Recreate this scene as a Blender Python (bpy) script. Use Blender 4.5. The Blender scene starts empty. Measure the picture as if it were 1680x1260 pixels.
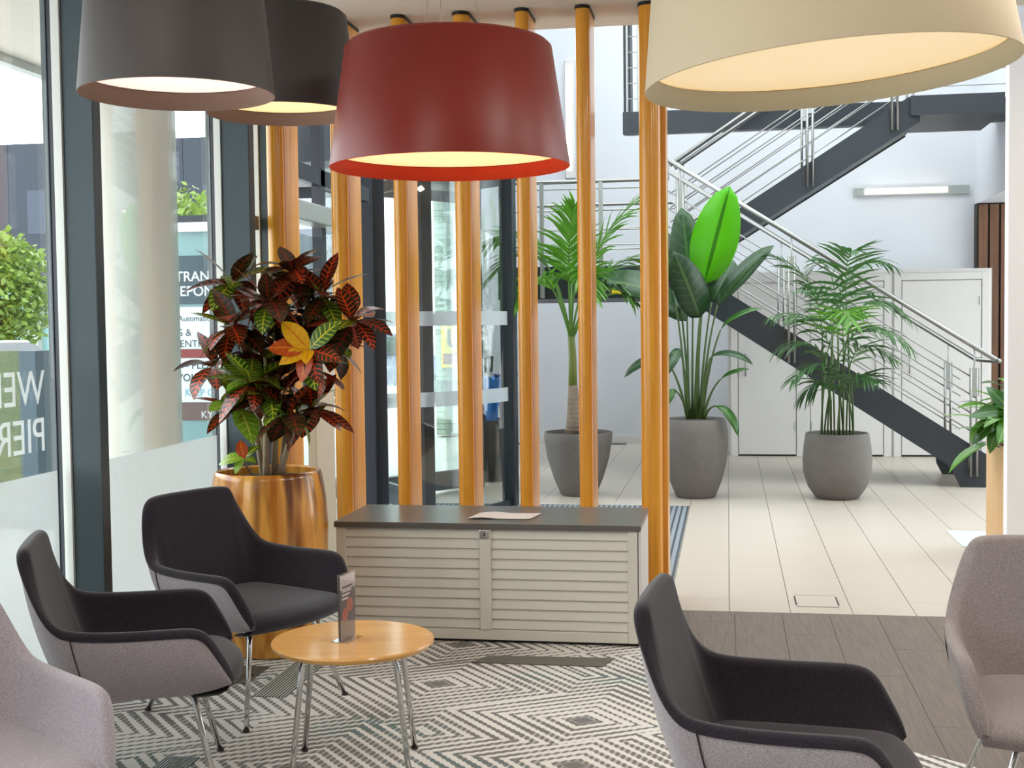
import bpy, bmesh, math, random
from mathutils import Vector, Matrix
random.seed(7)
PI = math.pi
SC = bpy.context.scene
COL = SC.collection

# ------------------------------------------------------------------ camera, sky, exposure
cam_d = bpy.data.cameras.new('camera')
cam_d.sensor_width = 36.0
cam_d.lens = 45.0
cam_d.clip_end = 400
cam = bpy.data.objects.new('camera', cam_d)
COL.objects.link(cam)
cam.matrix_world = (Matrix.Translation((0, 0, 1.58)) @ Matrix.Rotation(math.radians(9.6), 4, 'Z')
                    @ Matrix.Rotation(PI / 2 - math.radians(2.64), 4, 'X') @ Matrix.Rotation(-0.012, 4, 'Z'))
SC.camera = cam
world = bpy.data.worlds.new('overcast_sky')
SC.world = world
world.use_nodes = True
bg = world.node_tree.nodes['Background']
bg.inputs[0].default_value = (0.93, 0.965, 1.0, 1)
bg.inputs[1].default_value = 4.0
SC.view_settings.view_transform = 'Standard'
SC.view_settings.look = 'None'
SC.view_settings.exposure = 0.5
SC.view_settings.gamma = 1.0
SC.view_settings.use_curve_mapping = False


def area_light(name, loc, size, power, color, rot=(0, 0, 0), size_y=None):
    d = bpy.data.lights.new(name, 'AREA')
    d.energy = power
    d.color = color
    d.size = size
    if size_y:
        d.shape = 'RECTANGLE'
        d.size_y = size_y
    o = bpy.data.objects.new(name, d)
    o.location = loc
    o.rotation_euler = rot
    COL.objects.link(o)
    return o


# ------------------------------------------------------------------ helpers
class MB:
    def __init__(self):
        self.v = []; self.f = []; self.uv = None

    def add(self, vs, fs):
        n = len(self.v)
        self.v += [tuple(p) for p in vs]
        self.f += [tuple(i + n for i in f) for f in fs]
        return self

    def box(self, x0, x1, y0, y1, z0, z1):
        return self.add([(x0, y0, z0), (x1, y0, z0), (x1, y1, z0), (x0, y1, z0), (x0, y0, z1), (x1, y0, z1), (x1, y1, z1), (x0, y1, z1)],
                        [(0, 3, 2, 1), (4, 5, 6, 7), (0, 1, 5, 4), (1, 2, 6, 5), (2, 3, 7, 6), (3, 0, 4, 7)])

    def prism(self, pts, a0, a1, axis='y'):
        n = len(pts)
        def P(p, a):
            if axis == 'y': return (p[0], a, p[1])
            if axis == 'x': return (a, p[0], p[1])
            return (p[0], p[1], a)
        vs = [P(p, a0) for p in pts] + [P(p, a1) for p in pts]
        fs = [tuple(range(n)), tuple(reversed(range(n, 2 * n)))]
        for i in range(n):
            j = (i + 1) % n
            fs.append((i, i + n, j + n, j))
        return self.add(vs, fs)

    def tube(self, path, r, n=10, cap=True):
        path = [Vector(p) for p in path]
        rs = r if isinstance(r, (list, tuple)) else [r] * len(path)
        rings = []
        t0 = (path[1] - path[0]).normalized()
        ref = Vector((0, 0, 1)) if abs(t0.z) < .9 else Vector((1, 0, 0))
        a = t0.cross(ref).normalized()
        for i, p in enumerate(path):
            if i == 0: t = path[1] - path[0]
            elif i == len(path) - 1: t = path[-1] - path[-2]
            else: t = (path[i + 1] - path[i]).normalized() + (path[i] - path[i - 1]).normalized()
            t = t.normalized()
            a = (a - t * a.dot(t)).normalized()
            b = t.cross(a)
            rings.append([p + (a * math.cos(2 * PI * k / n) + b * math.sin(2 * PI * k / n)) * rs[i] for k in range(n)])
        vs = [q for rg in rings for q in rg]
        fs = []
        for i in range(len(rings) - 1):
            for k in range(n):
                l = (k + 1) % n
                fs.append((i * n + k, i * n + l, (i + 1) * n + l, (i + 1) * n + k))
        if cap:
            fs.append(tuple(reversed(range(n))))
            fs.append(tuple(range((len(rings) - 1) * n, len(rings) * n)))
        return self.add(vs, fs)

    def lathe(self, prof, n=32, cx=0, cy=0, closed=False, caps=True):
        vs = []
        for r, z in prof:
            for k in range(n):
                vs.append((cx + r * math.cos(2 * PI * k / n), cy + r * math.sin(2 * PI * k / n), z))
        fs = []
        m = len(prof)
        for i in range(m if closed else m - 1):
            i2 = (i + 1) % m
            for k in range(n):
                l = (k + 1) % n
                fs.append((i * n + k, i * n + l, i2 * n + l, i2 * n + k))
        if not closed and caps:
            if prof[0][0] > 1e-4: fs.append(tuple(reversed(range(n))))
            if prof[-1][0] > 1e-4: fs.append(tuple(range((m - 1) * n, m * n)))
        return self.add(vs, fs)

    def grid(self, rows, closed=False):
        n = len(rows[0])
        vs = [q for r in rows for q in r]
        fs = []
        for i in range(len(rows) - 1):
            for k in range(n if closed else n - 1):
                l = (k + 1) % n
                fs.append((i * n + k, i * n + l, (i + 1) * n + l, (i + 1) * n + k))
        return self.add(vs, fs)

    def mesh(self, name, smooth=False):
        me = bpy.data.meshes.new(name)
        me.from_pydata(self.v, [], self.f)
        if self.uv:
            ul = me.uv_layers.new(name='uv')
            for lp in me.loops:
                ul.data[lp.index].uv = self.uv[lp.vertex_index]
        me.validate()
        bm = bmesh.new(); bm.from_mesh(me)
        if not self.uv:
            bmesh.ops.recalc_face_normals(bm, faces=bm.faces)
        bm.to_mesh(me); bm.free()
        if smooth:
            for p in me.polygons: p.use_smooth = True
        me.update()
        return me

    def build(self, name, mat, parent=None, smooth=False, bevel=0, auto=None):
        me = self.mesh(name, smooth)
        return link(name, me, mat, parent, bevel, auto)


def link(name, me, mat, parent=None, bevel=0, auto=None):
    o = bpy.data.objects.new(name, me)
    if mat is not None and not me.materials:
        me.materials.append(mat)
    COL.objects.link(o)
    if parent is not None: o.parent = parent
    if bevel:
        b = o.modifiers.new('bevel', 'BEVEL'); b.width = bevel; b.segments = 2; b.limit_method = 'ANGLE'; b.angle_limit = math.radians(40)
    if auto:
        for p in me.polygons: p.use_smooth = True
        try: me.set_sharp_from_angle(angle=math.radians(auto))
        except Exception: pass
    return o


def thing(name, label, cat, loc=(0, 0, 0), rotz=0, group=None, kind=None):
    o = bpy.data.objects.new(name, None)
    o.empty_display_size = .1
    COL.objects.link(o)
    o.location = loc; o.rotation_euler = (0, 0, rotz)
    return tag(o, label, cat, group, kind)


def tag(o, label=None, cat=None, group=None, kind=None):
    if label: o['label'] = label
    if cat: o['category'] = cat
    if group: o['group'] = group
    if kind: o['kind'] = kind
    return o


def struct(o, label=None):
    o['kind'] = 'structure'
    if label: o['label'] = label
    return o


def dup(o, parent=None, loc=None, rotz=None):
    c = o.copy(); COL.objects.link(c); c.parent = parent
    if loc is not None: c.location = loc
    if rotz is not None: c.rotation_euler = (0, 0, rotz)
    for ch in [q for q in bpy.data.objects if q.parent == o]:
        dup(ch, c)
    return c


def bez(p0, p1, p2, n):
    p0, p1, p2 = Vector(p0), Vector(p1), Vector(p2)
    return [p0 * (1 - t) ** 2 + p1 * 2 * t * (1 - t) + p2 * t * t for t in [i / n for i in range(n + 1)]]


# ------------------------------------------------------------------ materials
def srgb(r, g, b):
    f = lambda c: (c / 255 / 12.92) if c / 255 <= .04045 else ((c / 255 + .055) / 1.055) ** 2.4
    return (f(r), f(g), f(b), 1)


def newmat(name):
    m = bpy.data.materials.new(name); m.use_nodes = True
    nt = m.node_tree
    return m, nt, nt.nodes['Principled BSDF']


def nd(nt, typ, ins=None, **kw):
    n = nt.nodes.new(typ)
    for k, v in kw.items(): setattr(n, k, v)
    for k, v in (ins or {}).items():
        s = n.inputs[k]
        if isinstance(v, bpy.types.NodeSocket): nt.links.new(v, s)
        else: s.default_value = v
    return n


def mth(nt, op, a, b=None, c=None):
    n = nt.nodes.new('ShaderNodeMath'); n.operation = op
    for i, v in enumerate((a, b, c)):
        if v is None: continue
        if isinstance(v, bpy.types.NodeSocket): nt.links.new(v, n.inputs[i])
        else: n.inputs[i].default_value = v
    return n.outputs[0]


def mix(nt, fac, a, b):
    n = nt.nodes.new('ShaderNodeMix'); n.data_type = 'RGBA'
    for i, v in ((0, fac), (6, a), (7, b)):
        if isinstance(v, bpy.types.NodeSocket): nt.links.new(v, n.inputs[i])
        else: n.inputs[i].default_value = v
    return n.outputs[2]


def plain(name, col, rough=.6, metal=0, var=.06, scale=6, bump=0, stretch=(1, 1, 1), spec=.5, coat=0):
    m, nt, b = newmat(name)
    tc = nd(nt, 'ShaderNodeTexCoord')
    mp = nd(nt, 'ShaderNodeMapping', {'Vector': tc.outputs['Object'], 'Scale': stretch})
    no = nd(nt, 'ShaderNodeTexNoise', {'Vector': mp.outputs[0], 'Scale': scale, 'Detail': 4.0})
    c2 = tuple(max(0, x * (1 - var * 2)) for x in col[:3]) + (1,)
    c1 = tuple(min(1, x * (1 + var)) for x in col[:3]) + (1,)
    nt.links.new(mix(nt, no.outputs[0], c2, c1), b.inputs['Base Color'])
    b.inputs['Roughness'].default_value = rough
    b.inputs['Metallic'].default_value = metal
    b.inputs['Specular IOR Level'].default_value = spec
    b.inputs['Coat Weight'].default_value = coat
    if bump:
        bp = nd(nt, 'ShaderNodeBump', {'Height': no.outputs[0], 'Strength': bump, 'Distance': .01})
        nt.links.new(bp.outputs[0], b.inputs['Normal'])
    return m


def fabric(name, col, col2):
    m, nt, b = newmat(name)
    tc = nd(nt, 'ShaderNodeTexCoord')
    n1 = nd(nt, 'ShaderNodeTexNoise', {'Vector': tc.outputs['Object'], 'Scale': 320.0, 'Detail': 2.0})
    n2 = nd(nt, 'ShaderNodeTexNoise', {'Vector': tc.outputs['Object'], 'Scale': 6.0, 'Detail': 3.0})
    r = nd(nt, 'ShaderNodeMapRange', {'Value': n1.outputs[0], 'From Min': .35, 'From Max': .65})
    c = mix(nt, r.outputs[0], col, col2)
    c = mix(nt, mth(nt, 'MULTIPLY', n2.outputs[0], .25), c, col)
    nt.links.new(c, b.inputs['Base Color'])
    b.inputs['Roughness'].default_value = .95
    b.inputs['Specular IOR Level'].default_value = .15
    b.inputs['Sheen Weight'].default_value = .25
    b.inputs['Sheen Roughness'].default_value = .5
    bp = nd(nt, 'ShaderNodeBump', {'Height': n1.outputs[0], 'Strength': .25, 'Distance': .002})
    nt.links.new(bp.outputs[0], b.inputs['Normal'])
    return m


def wood(name, c1, c2, scale=4, stretch=(8, 8, .5), rough=.4, sharp=(.3, .7), coat=.0, c3=None):
    m, nt, b = newmat(name)
    tc = nd(nt, 'ShaderNodeTexCoord')
    mp = nd(nt, 'ShaderNodeMapping', {'Vector': tc.outputs['Object'], 'Scale': stretch})
    no = nd(nt, 'ShaderNodeTexNoise', {'Vector': mp.outputs[0], 'Scale': scale, 'Detail': 5.0, 'Distortion': .4})
    r = nd(nt, 'ShaderNodeMapRange', {'Value': no.outputs[0], 'From Min': sharp[0], 'From Max': sharp[1]})
    c = mix(nt, r.outputs[0], c1, c2)
    if c3:
        n3 = nd(nt, 'ShaderNodeTexNoise', {'Vector': mp.outputs[0], 'Scale': scale * .55, 'Detail': 2.0})
        r3 = nd(nt, 'ShaderNodeMapRange', {'Value': n3.outputs[0], 'From Min': .56, 'From Max': .66})
        c = mix(nt, r3.outputs[0], c, c3)
    fine = nd(nt, 'ShaderNodeTexNoise', {'Vector': mp.outputs[0], 'Scale': scale * 9, 'Detail': 3.0})
    c = mix(nt, mth(nt, 'MULTIPLY', fine.outputs[0], .3), c, c1)
    nt.links.new(c, b.inputs['Base Color'])
    b.inputs['Roughness'].default_value = rough
    b.inputs['Coat Weight'].default_value = coat
    b.inputs['Coat Roughness'].default_value = .12
    return m


def glassmat(name, tint=(.93, .96, .95, 1), base=.035, power=4.0, top=.75):
    m, nt, b = newmat(name)
    nt.nodes.remove(b)
    out = nt.nodes['Material Output']
    lw = nd(nt, 'ShaderNodeLayerWeight', {'Blend': .5})
    f = mth(nt, 'POWER', lw.outputs['Facing'], power)
    f = mth(nt, 'MULTIPLY_ADD', f, top, base)
    tr = nd(nt, 'ShaderNodeBsdfTransparent', {'Color': tint})
    gl = nd(nt, 'ShaderNodeBsdfGlossy', {'Color': (1, 1, 1, 1), 'Roughness': .02})
    mx = nd(nt, 'ShaderNodeMixShader', {0: f, 1: tr.outputs[0], 2: gl.outputs[0]})
    nt.links.new(mx.outputs[0], out.inputs[0])
    return m


def filmmat(name, col, opac=.6):
    m, nt, b = newmat(name)
    nt.nodes.remove(b)
    out = nt.nodes['Material Output']
    tc = nd(nt, 'ShaderNodeTexCoord')
    no = nd(nt, 'ShaderNodeTexNoise', {'Vector': tc.outputs['Object'], 'Scale': 40.0})
    tr = nd(nt, 'ShaderNodeBsdfTransparent', {'Color': (1, 1, 1, 1)})
    di = nd(nt, 'ShaderNodeBsdfDiffuse', {'Color': col})
    tl = nd(nt, 'ShaderNodeBsdfTranslucent', {'Color': col})
    m1 = nd(nt, 'ShaderNodeMixShader', {0: .5, 1: di.outputs[0], 2: tl.outputs[0]})
    m2 = nd(nt, 'ShaderNodeMixShader', {0: mth(nt, 'MULTIPLY_ADD', no.outputs[0], .06, opac - .03), 1: tr.outputs[0], 2: m1.outputs[0]})
    nt.links.new(m2.outputs[0], out.inputs[0])
    return m


def emit(name, col, strength):
    m, nt, b = newmat(name)
    tc = nd(nt, 'ShaderNodeTexCoord')
    no = nd(nt, 'ShaderNodeTexNoise', {'Vector': tc.outputs['Object'], 'Scale': 3.0})
    b.inputs['Base Color'].default_value = (.8, .78, .72, 1)
    nt.links.new(mix(nt, mth(nt, 'MULTIPLY', no.outputs[0], .1), col, (1, 1, 1, 1)), b.inputs['Emission Color'])
    b.inputs['Emission Strength'].default_value = strength
    return m


def leafmat(name, base, base2, vein, freq=7, vw=.0, rough=.35, trans=.25):
    """leaf with midrib and side veins from the leaf's own uv"""
    m, nt, b = newmat(name)
    out = nt.nodes['Material Output']
    uv = nd(nt, 'ShaderNodeUVMap')
    sx = nd(nt, 'ShaderNodeSeparateXYZ', {0: uv.outputs[0]})
    u = mth(nt, 'ABSOLUTE', mth(nt, 'MULTIPLY_ADD', sx.outputs[0], 2.0, -1.0))
    v = sx.outputs[1]
    oi = nd(nt, 'ShaderNodeObjectInfo')
    no = nd(nt, 'ShaderNodeTexNoise', {'Vector': uv.outputs[0], 'Scale': 2.2, 'Detail': 3.0})
    c = mix(nt, mth(nt, 'ADD', mth(nt, 'MULTIPLY', no.outputs[0], .5), mth(nt, 'MULTIPLY', oi.outputs['Random'], .5)), base, base2)
    mid = mth(nt, 'LESS_THAN', u, .085)
    s = mth(nt, 'SINE', mth(nt, 'MULTIPLY', mth(nt, 'SUBTRACT', v, mth(nt, 'MULTIPLY', u, .14)), freq * 2 * PI))
    side = mth(nt, 'GREATER_THAN', s, .72 - vw)
    side = mth(nt, 'MULTIPLY', side, mth(nt, 'LESS_THAN', u, .86))
    vm = mth(nt, 'MAXIMUM', mid, side)
    c = mix(nt, vm, c, vein)
    nt.links.new(c, b.inputs['Base Color'])
    b.inputs['Roughness'].default_value = rough
    tl = nd(nt, 'ShaderNodeBsdfTranslucent', {'Color': c})
    mx = nd(nt, 'ShaderNodeMixShader', {0: trans, 1: b.outputs[0], 2: tl.outputs[0]})
    nt.links.new(mx.outputs[0], out.inputs[0])
    return m


M = {}
M['white_wall'] = plain('white_wall', srgb(203, 204, 209), .75, var=.015, scale=2)
M['bright_white'] = plain('bright_white', srgb(232, 233, 238), .7, var=.01, scale=3)
M['white_paint'] = plain('white_paint', srgb(206, 202, 199), .55, var=.015, scale=3)
M['ceiling_white'] = plain('ceiling_white', srgb(222, 214, 205), .85, var=.02, scale=2)
M['dark_frame'] = plain('dark_frame', srgb(52, 66, 74), .45, metal=.1, var=.05, scale=3)
M['black_frame'] = plain('black_frame', srgb(38, 44, 52), .4, metal=.2, var=.05)
M['alu'] = plain('brushed_aluminium', srgb(178, 182, 180), .35, metal=.7, var=.05, scale=20, stretch=(1, 1, .05))
M['pale_alu'] = plain('pale_aluminium', srgb(206, 210, 206), .5, metal=.2, var=.03, scale=20)
M['steel'] = plain('stainless_steel', srgb(150, 148, 145), .34, metal=.8, var=.05, scale=30)
M['chrome'] = plain('chrome', srgb(205, 205, 205), .07, metal=1, var=.02)
M['stringer'] = plain('stringer_black', srgb(40, 45, 51), .5, var=.06)
M['tile'] = plain('porcelain_tile', srgb(188, 176, 164), .32, var=.03, scale=1.5, spec=.5)
M['grout'] = plain('grout', srgb(140, 136, 130), .9, var=.1, scale=30)
M['plank'] = wood('grey_vinyl_plank', srgb(86, 71, 60), srgb(112, 95, 82), 6, (14, .7, 1), .5)
M['glass'] = glassmat('facade_glass')
M['glass2'] = glassmat('door_glass', (.90, .94, .93, 1), .05, 3, .6)
M['film'] = filmmat('frosted_film', (.60, .62, .62, 1), .66)
M['band'] = filmmat('white_band_film', (.6, .62, .64, 1), .55)
M['letters'] = filmmat('frosted_letters', (.66, .68, .68, 1), .6)
M['oak'] = wood('varnished_pine', srgb(208, 134, 22), srgb(232, 166, 50), 3, (9, 9, .35), .3, coat=.3)
M['pot_wood'] = wood('lacquered_suar_wood', srgb(172, 98, 24), srgb(238, 176, 78), 2.6, (5, 5, .4), .22, (.34, .62), .5, srgb(84, 38, 14))
M['beech'] = wood('beech_veneer', srgb(205, 148, 76), srgb(226, 172, 98), 3, (1, 9, 1), .3, coat=.35)
M['pine'] = wood('pale_pine', srgb(196, 152, 104), srgb(228, 194, 150), 3, (14, 14, .4), .6)
M['walnut'] = wood('brown_slat', srgb(92, 60, 40), srgb(122, 84, 58), 3, (10, 10, .5), .6)
M['concrete_pot'] = plain('grey_clay', srgb(108, 102, 98), .8, var=.08, scale=14, bump=.08)
M['concrete_col'] = plain('pale_concrete', srgb(180, 182, 176), .8, var=.04, scale=5)
M['soil'] = plain('dark_soil', srgb(48, 36, 28), 1, var=.35, scale=60, bump=1)
M['f_dark'] = fabric('charcoal_fabric', srgb(28, 24, 30), srgb(50, 44, 54))
M['f_grey'] = fabric('mauve_grey_fabric', srgb(130, 122, 127), srgb(166, 157, 162))
M['f_taupe'] = fabric('taupe_fabric', srgb(112, 103, 104), srgb(146, 136, 137))
M['f_pale'] = fabric('pale_mauve_fabric', srgb(140, 132, 140), srgb(178, 170, 178))
M['cab'] = plain('cream_lacquer', srgb(206, 202, 192), .5, var=.015)
M['cabtop'] = plain('grey_laminate', srgb(92, 88, 84), .3, var=.05, scale=12)
M['paper'] = plain('paper', srgb(214, 200, 194), .8, var=.06, scale=20)
M['black'] = plain('black_plastic', srgb(22, 22, 24), .5)
M['rubber'] = plain('dark_rubber', srgb(52, 47, 46), .8, var=.2, scale=30)
M['brush'] = plain('brush_pile', srgb(44, 36, 34), 1, var=.4, scale=80, stretch=(1, 1, .1))
M['mat_dark'] = plain('mat_charcoal', srgb(70, 76, 86), .95, var=.15, scale=60)
M['mat_light'] = plain('mat_grey_blue', srgb(128, 133, 140), .9, var=.15, scale=60)
M['paving'] = plain('pale_paving', srgb(196, 194, 190), .85, var=.05, scale=2)
M['asphalt'] = plain('pale_asphalt', srgb(168, 168, 168), .9, var=.06, scale=3)
M['clad'] = plain('blue_grey_cladding', srgb(56, 64, 80), .5, var=.06, scale=.6)
M['clad_d'] = plain('navy_cladding', srgb(32, 39, 54), .5, var=.06, scale=.6)
M['teal_glass'] = plain('teal_glazing', srgb(120, 158, 160), .15, var=.12, scale=.5)
M['car_w'] = plain('white_car_paint', srgb(225, 226, 228), .2, var=.01, coat=.5)
M['car_b'] = plain('blue_car_paint', srgb(74, 84, 128), .2, var=.02, coat=.5)
M['car_g'] = plain('tinted_glass', srgb(40, 46, 52), .1)
M['tyre'] = plain('tyre', srgb(30, 30, 30), .9)
M['sign_green'] = plain('green_enamel', srgb(78, 92, 58), .5, var=.04)
M['sign_dark'] = plain('sign_slate', srgb(58, 76, 86), .5)
M['sign_white'] = plain('sign_white', srgb(214, 220, 222), .6, var=.01)
M['ink'] = plain('ink_slate', srgb(62, 76, 86), .7)
M['ink_blue'] = plain('ink_blue', srgb(40, 110, 160), .7)
M['ink_pale'] = plain('ink_pale_blue', srgb(120, 176, 194), .7)
M['sign_dull'] = plain('sign_dull', srgb(104, 84, 80), .6, var=.1)
M['sign_red'] = plain('sign_red', srgb(134, 56, 54), .6)
M['yellow'] = plain('yellow_sign', srgb(236, 204, 20), .5, var=.02)
M['brick'] = plain('pale_green_brick', srgb(150, 164, 152), .85, var=.12, scale=2)
M['mortar'] = plain('mortar', srgb(104, 112, 106), .95)
M['beige'] = plain('beige_panel', srgb(176, 160, 138), .7, var=.03)
M['hedge'] = leafmat('hedge_leaf', srgb(92, 112, 40), srgb(120, 136, 52), srgb(112, 128, 52), 3, -1)
M['tree_leaf'] = leafmat('tree_leaf', srgb(104, 132, 50), srgb(138, 160, 72), srgb(120, 140, 60), 3, -1)
M['bark'] = plain('bark', srgb(104, 92, 78), .9, var=.25, scale=25, stretch=(1, 1, .2), bump=.5)
M['bark2'] = plain('croton_bark', srgb(168, 150, 126), .85, var=.25, scale=30, stretch=(1, 1, .25), bump=.4)
M['palm_green'] = plain('palm_stem', srgb(122, 132, 62), .5, var=.15, scale=8, stretch=(1, 1, .2))
M['palm_trunk'] = plain('palm_trunk', srgb(142, 124, 110), .85, var=.2, scale=20, stretch=(1, 1, 4))
M['stalk'] = plain('green_stalk', srgb(72, 96, 44), .5, var=.2, scale=10)
M['frond'] = leafmat('palm_frond', srgb(38, 84, 26), srgb(86, 136, 40), srgb(110, 150, 70), 1, -1, .35, .3)
M['frond_l'] = leafmat('palm_frond_light', srgb(62, 120, 22), srgb(102, 156, 38), srgb(110, 156, 66), 1, -1, .35, .35)
M['kentia'] = leafmat('kentia_frond', srgb(28, 66, 32), srgb(62, 106, 46), srgb(86, 124, 64), 1, -1, .35, .25)
M['paddle'] = leafmat('paddle_leaf', srgb(24, 54, 30), srgb(48, 84, 42), srgb(70, 104, 58), 9, -.25, .3, .2)
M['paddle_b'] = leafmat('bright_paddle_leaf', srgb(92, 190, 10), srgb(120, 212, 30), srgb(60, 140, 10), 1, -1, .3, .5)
M['lily'] = leafmat('lily_leaf', srgb(60, 118, 30), srgb(110, 166, 50), srgb(140, 186, 90), 1, -1, .25, .3)
M['lily_d'] = leafmat('lily_leaf_dark', srgb(34, 74, 26), srgb(66, 112, 40), srgb(96, 140, 70), 1, -1, .25, .2)
M['cr_red'] = leafmat('croton_maroon', srgb(44, 24, 22), srgb(60, 50, 28), srgb(214, 70, 28), 8, .05, .3, .15)
M['cr_dark'] = leafmat('croton_dark', srgb(36, 50, 24), srgb(58, 38, 28), srgb(130, 44, 28), 7, -.15, .26, .12)
M['cr_green'] = leafmat('croton_green', srgb(36, 74, 24), srgb(78, 112, 36), srgb(196, 200, 50), 8, -.1, .28, .18)
M['cr_lime'] = leafmat('croton_lime', srgb(110, 160, 40), srgb(150, 190, 60), srgb(200, 210, 90), 7, -.2, .3, .25)
M['cr_yellow'] = leafmat('croton_yellow', srgb(220, 160, 10), srgb(236, 186, 30), srgb(220, 120, 10), 6, -.25, .35, .2)
M['cr_orange'] = leafmat('croton_orange', srgb(196, 80, 14), srgb(170, 50, 14), srgb(226, 130, 30), 6, -.25, .35, .2)
M['l_red'] = plain('red_lampshade', srgb(122, 25, 10), .42, var=.03)
M['l_red_in'] = plain('red_lampshade_lining', srgb(244, 62, 10), .6, var=.03)
M['l_grey'] = plain('charcoal_lampshade', srgb(56, 49, 48), .6, var=.03)
M['l_grey_in'] = plain('rose_grey_lining', srgb(158, 124, 110), .7, var=.03)
M['l_beige'] = plain('beige_lampshade', srgb(182, 167, 142), .7, var=.02)
M['l_beige_in'] = plain('cream_lining', srgb(230, 214, 180), .7, var=.02)
M['glow_y'] = emit('warm_diffuser', (1, .66, .21, 1), .72)
M['glow_w'] = emit('pale_diffuser', (1, .80, .68, 1), .66)
M['glow_b'] = emit('amber_diffuser', (1, .68, .26, 1), .42)
M['tube_light'] = emit('light_tube', (1, .9, .75, 1), 2.5)
M['umb_blue'] = plain('blue_umbrella_cloth', srgb(20, 120, 210), .5, var=.15, scale=12)
M['umb_navy'] = plain('navy_umbrella_cloth', srgb(28, 36, 96), .5, var=.15, scale=12)
M['menu'] = plain('menu_slate', srgb(74, 66, 64), .5, var=.1)
M['menu_white'] = plain('menu_white', srgb(205, 190, 184), .5, var=.05)
M['menu_food'] = plain('menu_food', srgb(176, 92, 66), .6, var=.3, scale=40)
M['acrylic'] = glassmat('acrylic', (.95, .95, .96, 1), .06, 3, .5)


def carpet_mat():
    m, nt, b = newmat('diamond_pattern_carpet')
    tc = nd(nt, 'ShaderNodeTexCoord')
    mp = nd(nt, 'ShaderNodeMapping', {'Vector': tc.outputs['Object'], 'Scale': (.85, 1.0, 1), 'Rotation': (0, 0, math.radians(9))})
    vo = nd(nt, 'ShaderNodeTexVoronoi', {'Vector': mp.outputs[0], 'Scale': 1.3, 'Randomness': .85}, distance='MANHATTAN', voronoi_dimensions='2D')
    sx = nd(nt, 'ShaderNodeSeparateXYZ', {0: mp.outputs[0]})
    # rope-like weave along the stripes
    wx = mth(nt, 'SINE', mth(nt, 'MULTIPLY', sx.outputs[0], 2 * PI / .023))
    wy = mth(nt, 'SINE', mth(nt, 'MULTIPLY', sx.outputs[1], 2 * PI / .03))
    nz = nd(nt, 'ShaderNodeTexNoise', {'Vector': mp.outputs[0], 'Scale': 2.3, 'Detail': 1.0})
    fr = mth(nt, 'FRACT', mth(nt, 'MULTIPLY', vo.outputs['Distance'], 12.0))
    pg = mth(nt, 'ADD', mth(nt, 'PINGPONG', fr, .5), mth(nt, 'MULTIPLY', wx, .045))
    pg = mth(nt, 'ADD', pg, mth(nt, 'MULTIPLY_ADD', nz.outputs[0], .5, -.25))
    st = nd(nt, 'ShaderNodeMapRange', {'Value': pg, 'From Min': .19, 'From Max': .27}).outputs[0]
    bead = mth(nt, 'GREATER_THAN', wx, .3)
    n1 = nd(nt, 'ShaderNodeTexNoise', {'Vector': mp.outputs[0], 'Scale': 3.0, 'Detail': 2.0})
    zone = mth(nt, 'GREATER_THAN', n1.outputs[0], .47)
    beads = mth(nt, 'MULTIPLY', mth(nt, 'MULTIPLY', bead, zone), .4)
    lightf = mth(nt, 'MAXIMUM', st, beads)
    solid = nd(nt, 'ShaderNodeMapRange', {'Value': vo.outputs['Distance'], 'From Min': .05, 'From Max': .09}).outputs[0]
    n2 = nd(nt, 'ShaderNodeTexNoise', {'Vector': mp.outputs[0], 'Scale': 1.6, 'Detail': 1.0})
    teal = nd(nt, 'ShaderNodeMapRange', {'Value': n2.outputs[0], 'From Min': .55, 'From Max': .62}).outputs[0]
    dark = mix(nt, teal, srgb(120, 117, 115), srgb(108, 120, 119))
    fine = nd(nt, 'ShaderNodeTexNoise', {'Vector': tc.outputs['Object'], 'Scale': 260.0, 'Detail': 2.0})
    lightc = mix(nt, fine.outputs[0], srgb(202, 198, 194), srgb(234, 230, 226))
    c = mix(nt, mth(nt, 'MULTIPLY', lightf, solid), dark, lightc)
    c = mix(nt, mth(nt, 'MULTIPLY', fine.outputs[0], .12), c, srgb(110, 108, 106))
    nt.links.new(c, b.inputs['Base Color'])
    b.inputs['Roughness'].default_value = 1
    b.inputs['Specular IOR Level'].default_value = .1
    bp = nd(nt, 'ShaderNodeBump', {'Height': mth(nt, 'ADD', lightf, fine.outputs[0]), 'Strength': .35, 'Distance': .004})
    nt.links.new(bp.outputs[0], b.inputs['Normal'])
    return m


M['carpet'] = carpet_mat()

# ------------------------------------------------------------------ the building
FX = -2.8            # glass plane of the facade
# floor slab with individually laid tiles
fl = MB().box(FX - .05, 6, -3.6, 17.2, -.3, -.012).build('floor', M['grout'])
struct(fl, 'pale stone tile floor of the atrium')
TW, TL = .33, .66
tile_me = MB().box(.002, TW - .002, .0005, TL - .0005, -.01, 0).mesh('tile'); tile_me.materials.append(M['tile'])
rest = MB()
cnt = 0
HX0, HX1, HY0, HY1 = .37, .60, 7.2, 7.5
spots = []
for i in range(-9, 17):
    off = (i % 2) * TL * .5
    for j in range(0, 17):
        x = i * TW; y = 7.04 + j * TL - off
        if y + TL > 16.95: continue
        spots.append((x, y))
for (x, y) in spots:
    ymin = 7.04
    if x < -.34 and y < 11.1:                    # mat well
        if y + TL > 11.12: rest.box(x + .002, x + TW - .002, 11.105, y + TL - .0005, -.01, 0)
        continue
    vis = (x < .26 * y + .3)
    if y < ymin:
        rest.box(x + .0015, x + TW - .0015, ymin, y + TL - .0015, -.01, 0)
    elif vis and cnt < 290:
        o = link('floor_tile', tile_me, None, fl); o.location = (x, y, 0); cnt += 1
    else:
        rest.box(x + .0015, x + TW - .0015, y + .0015, y + TL - .0015, -.01, 0)
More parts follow.
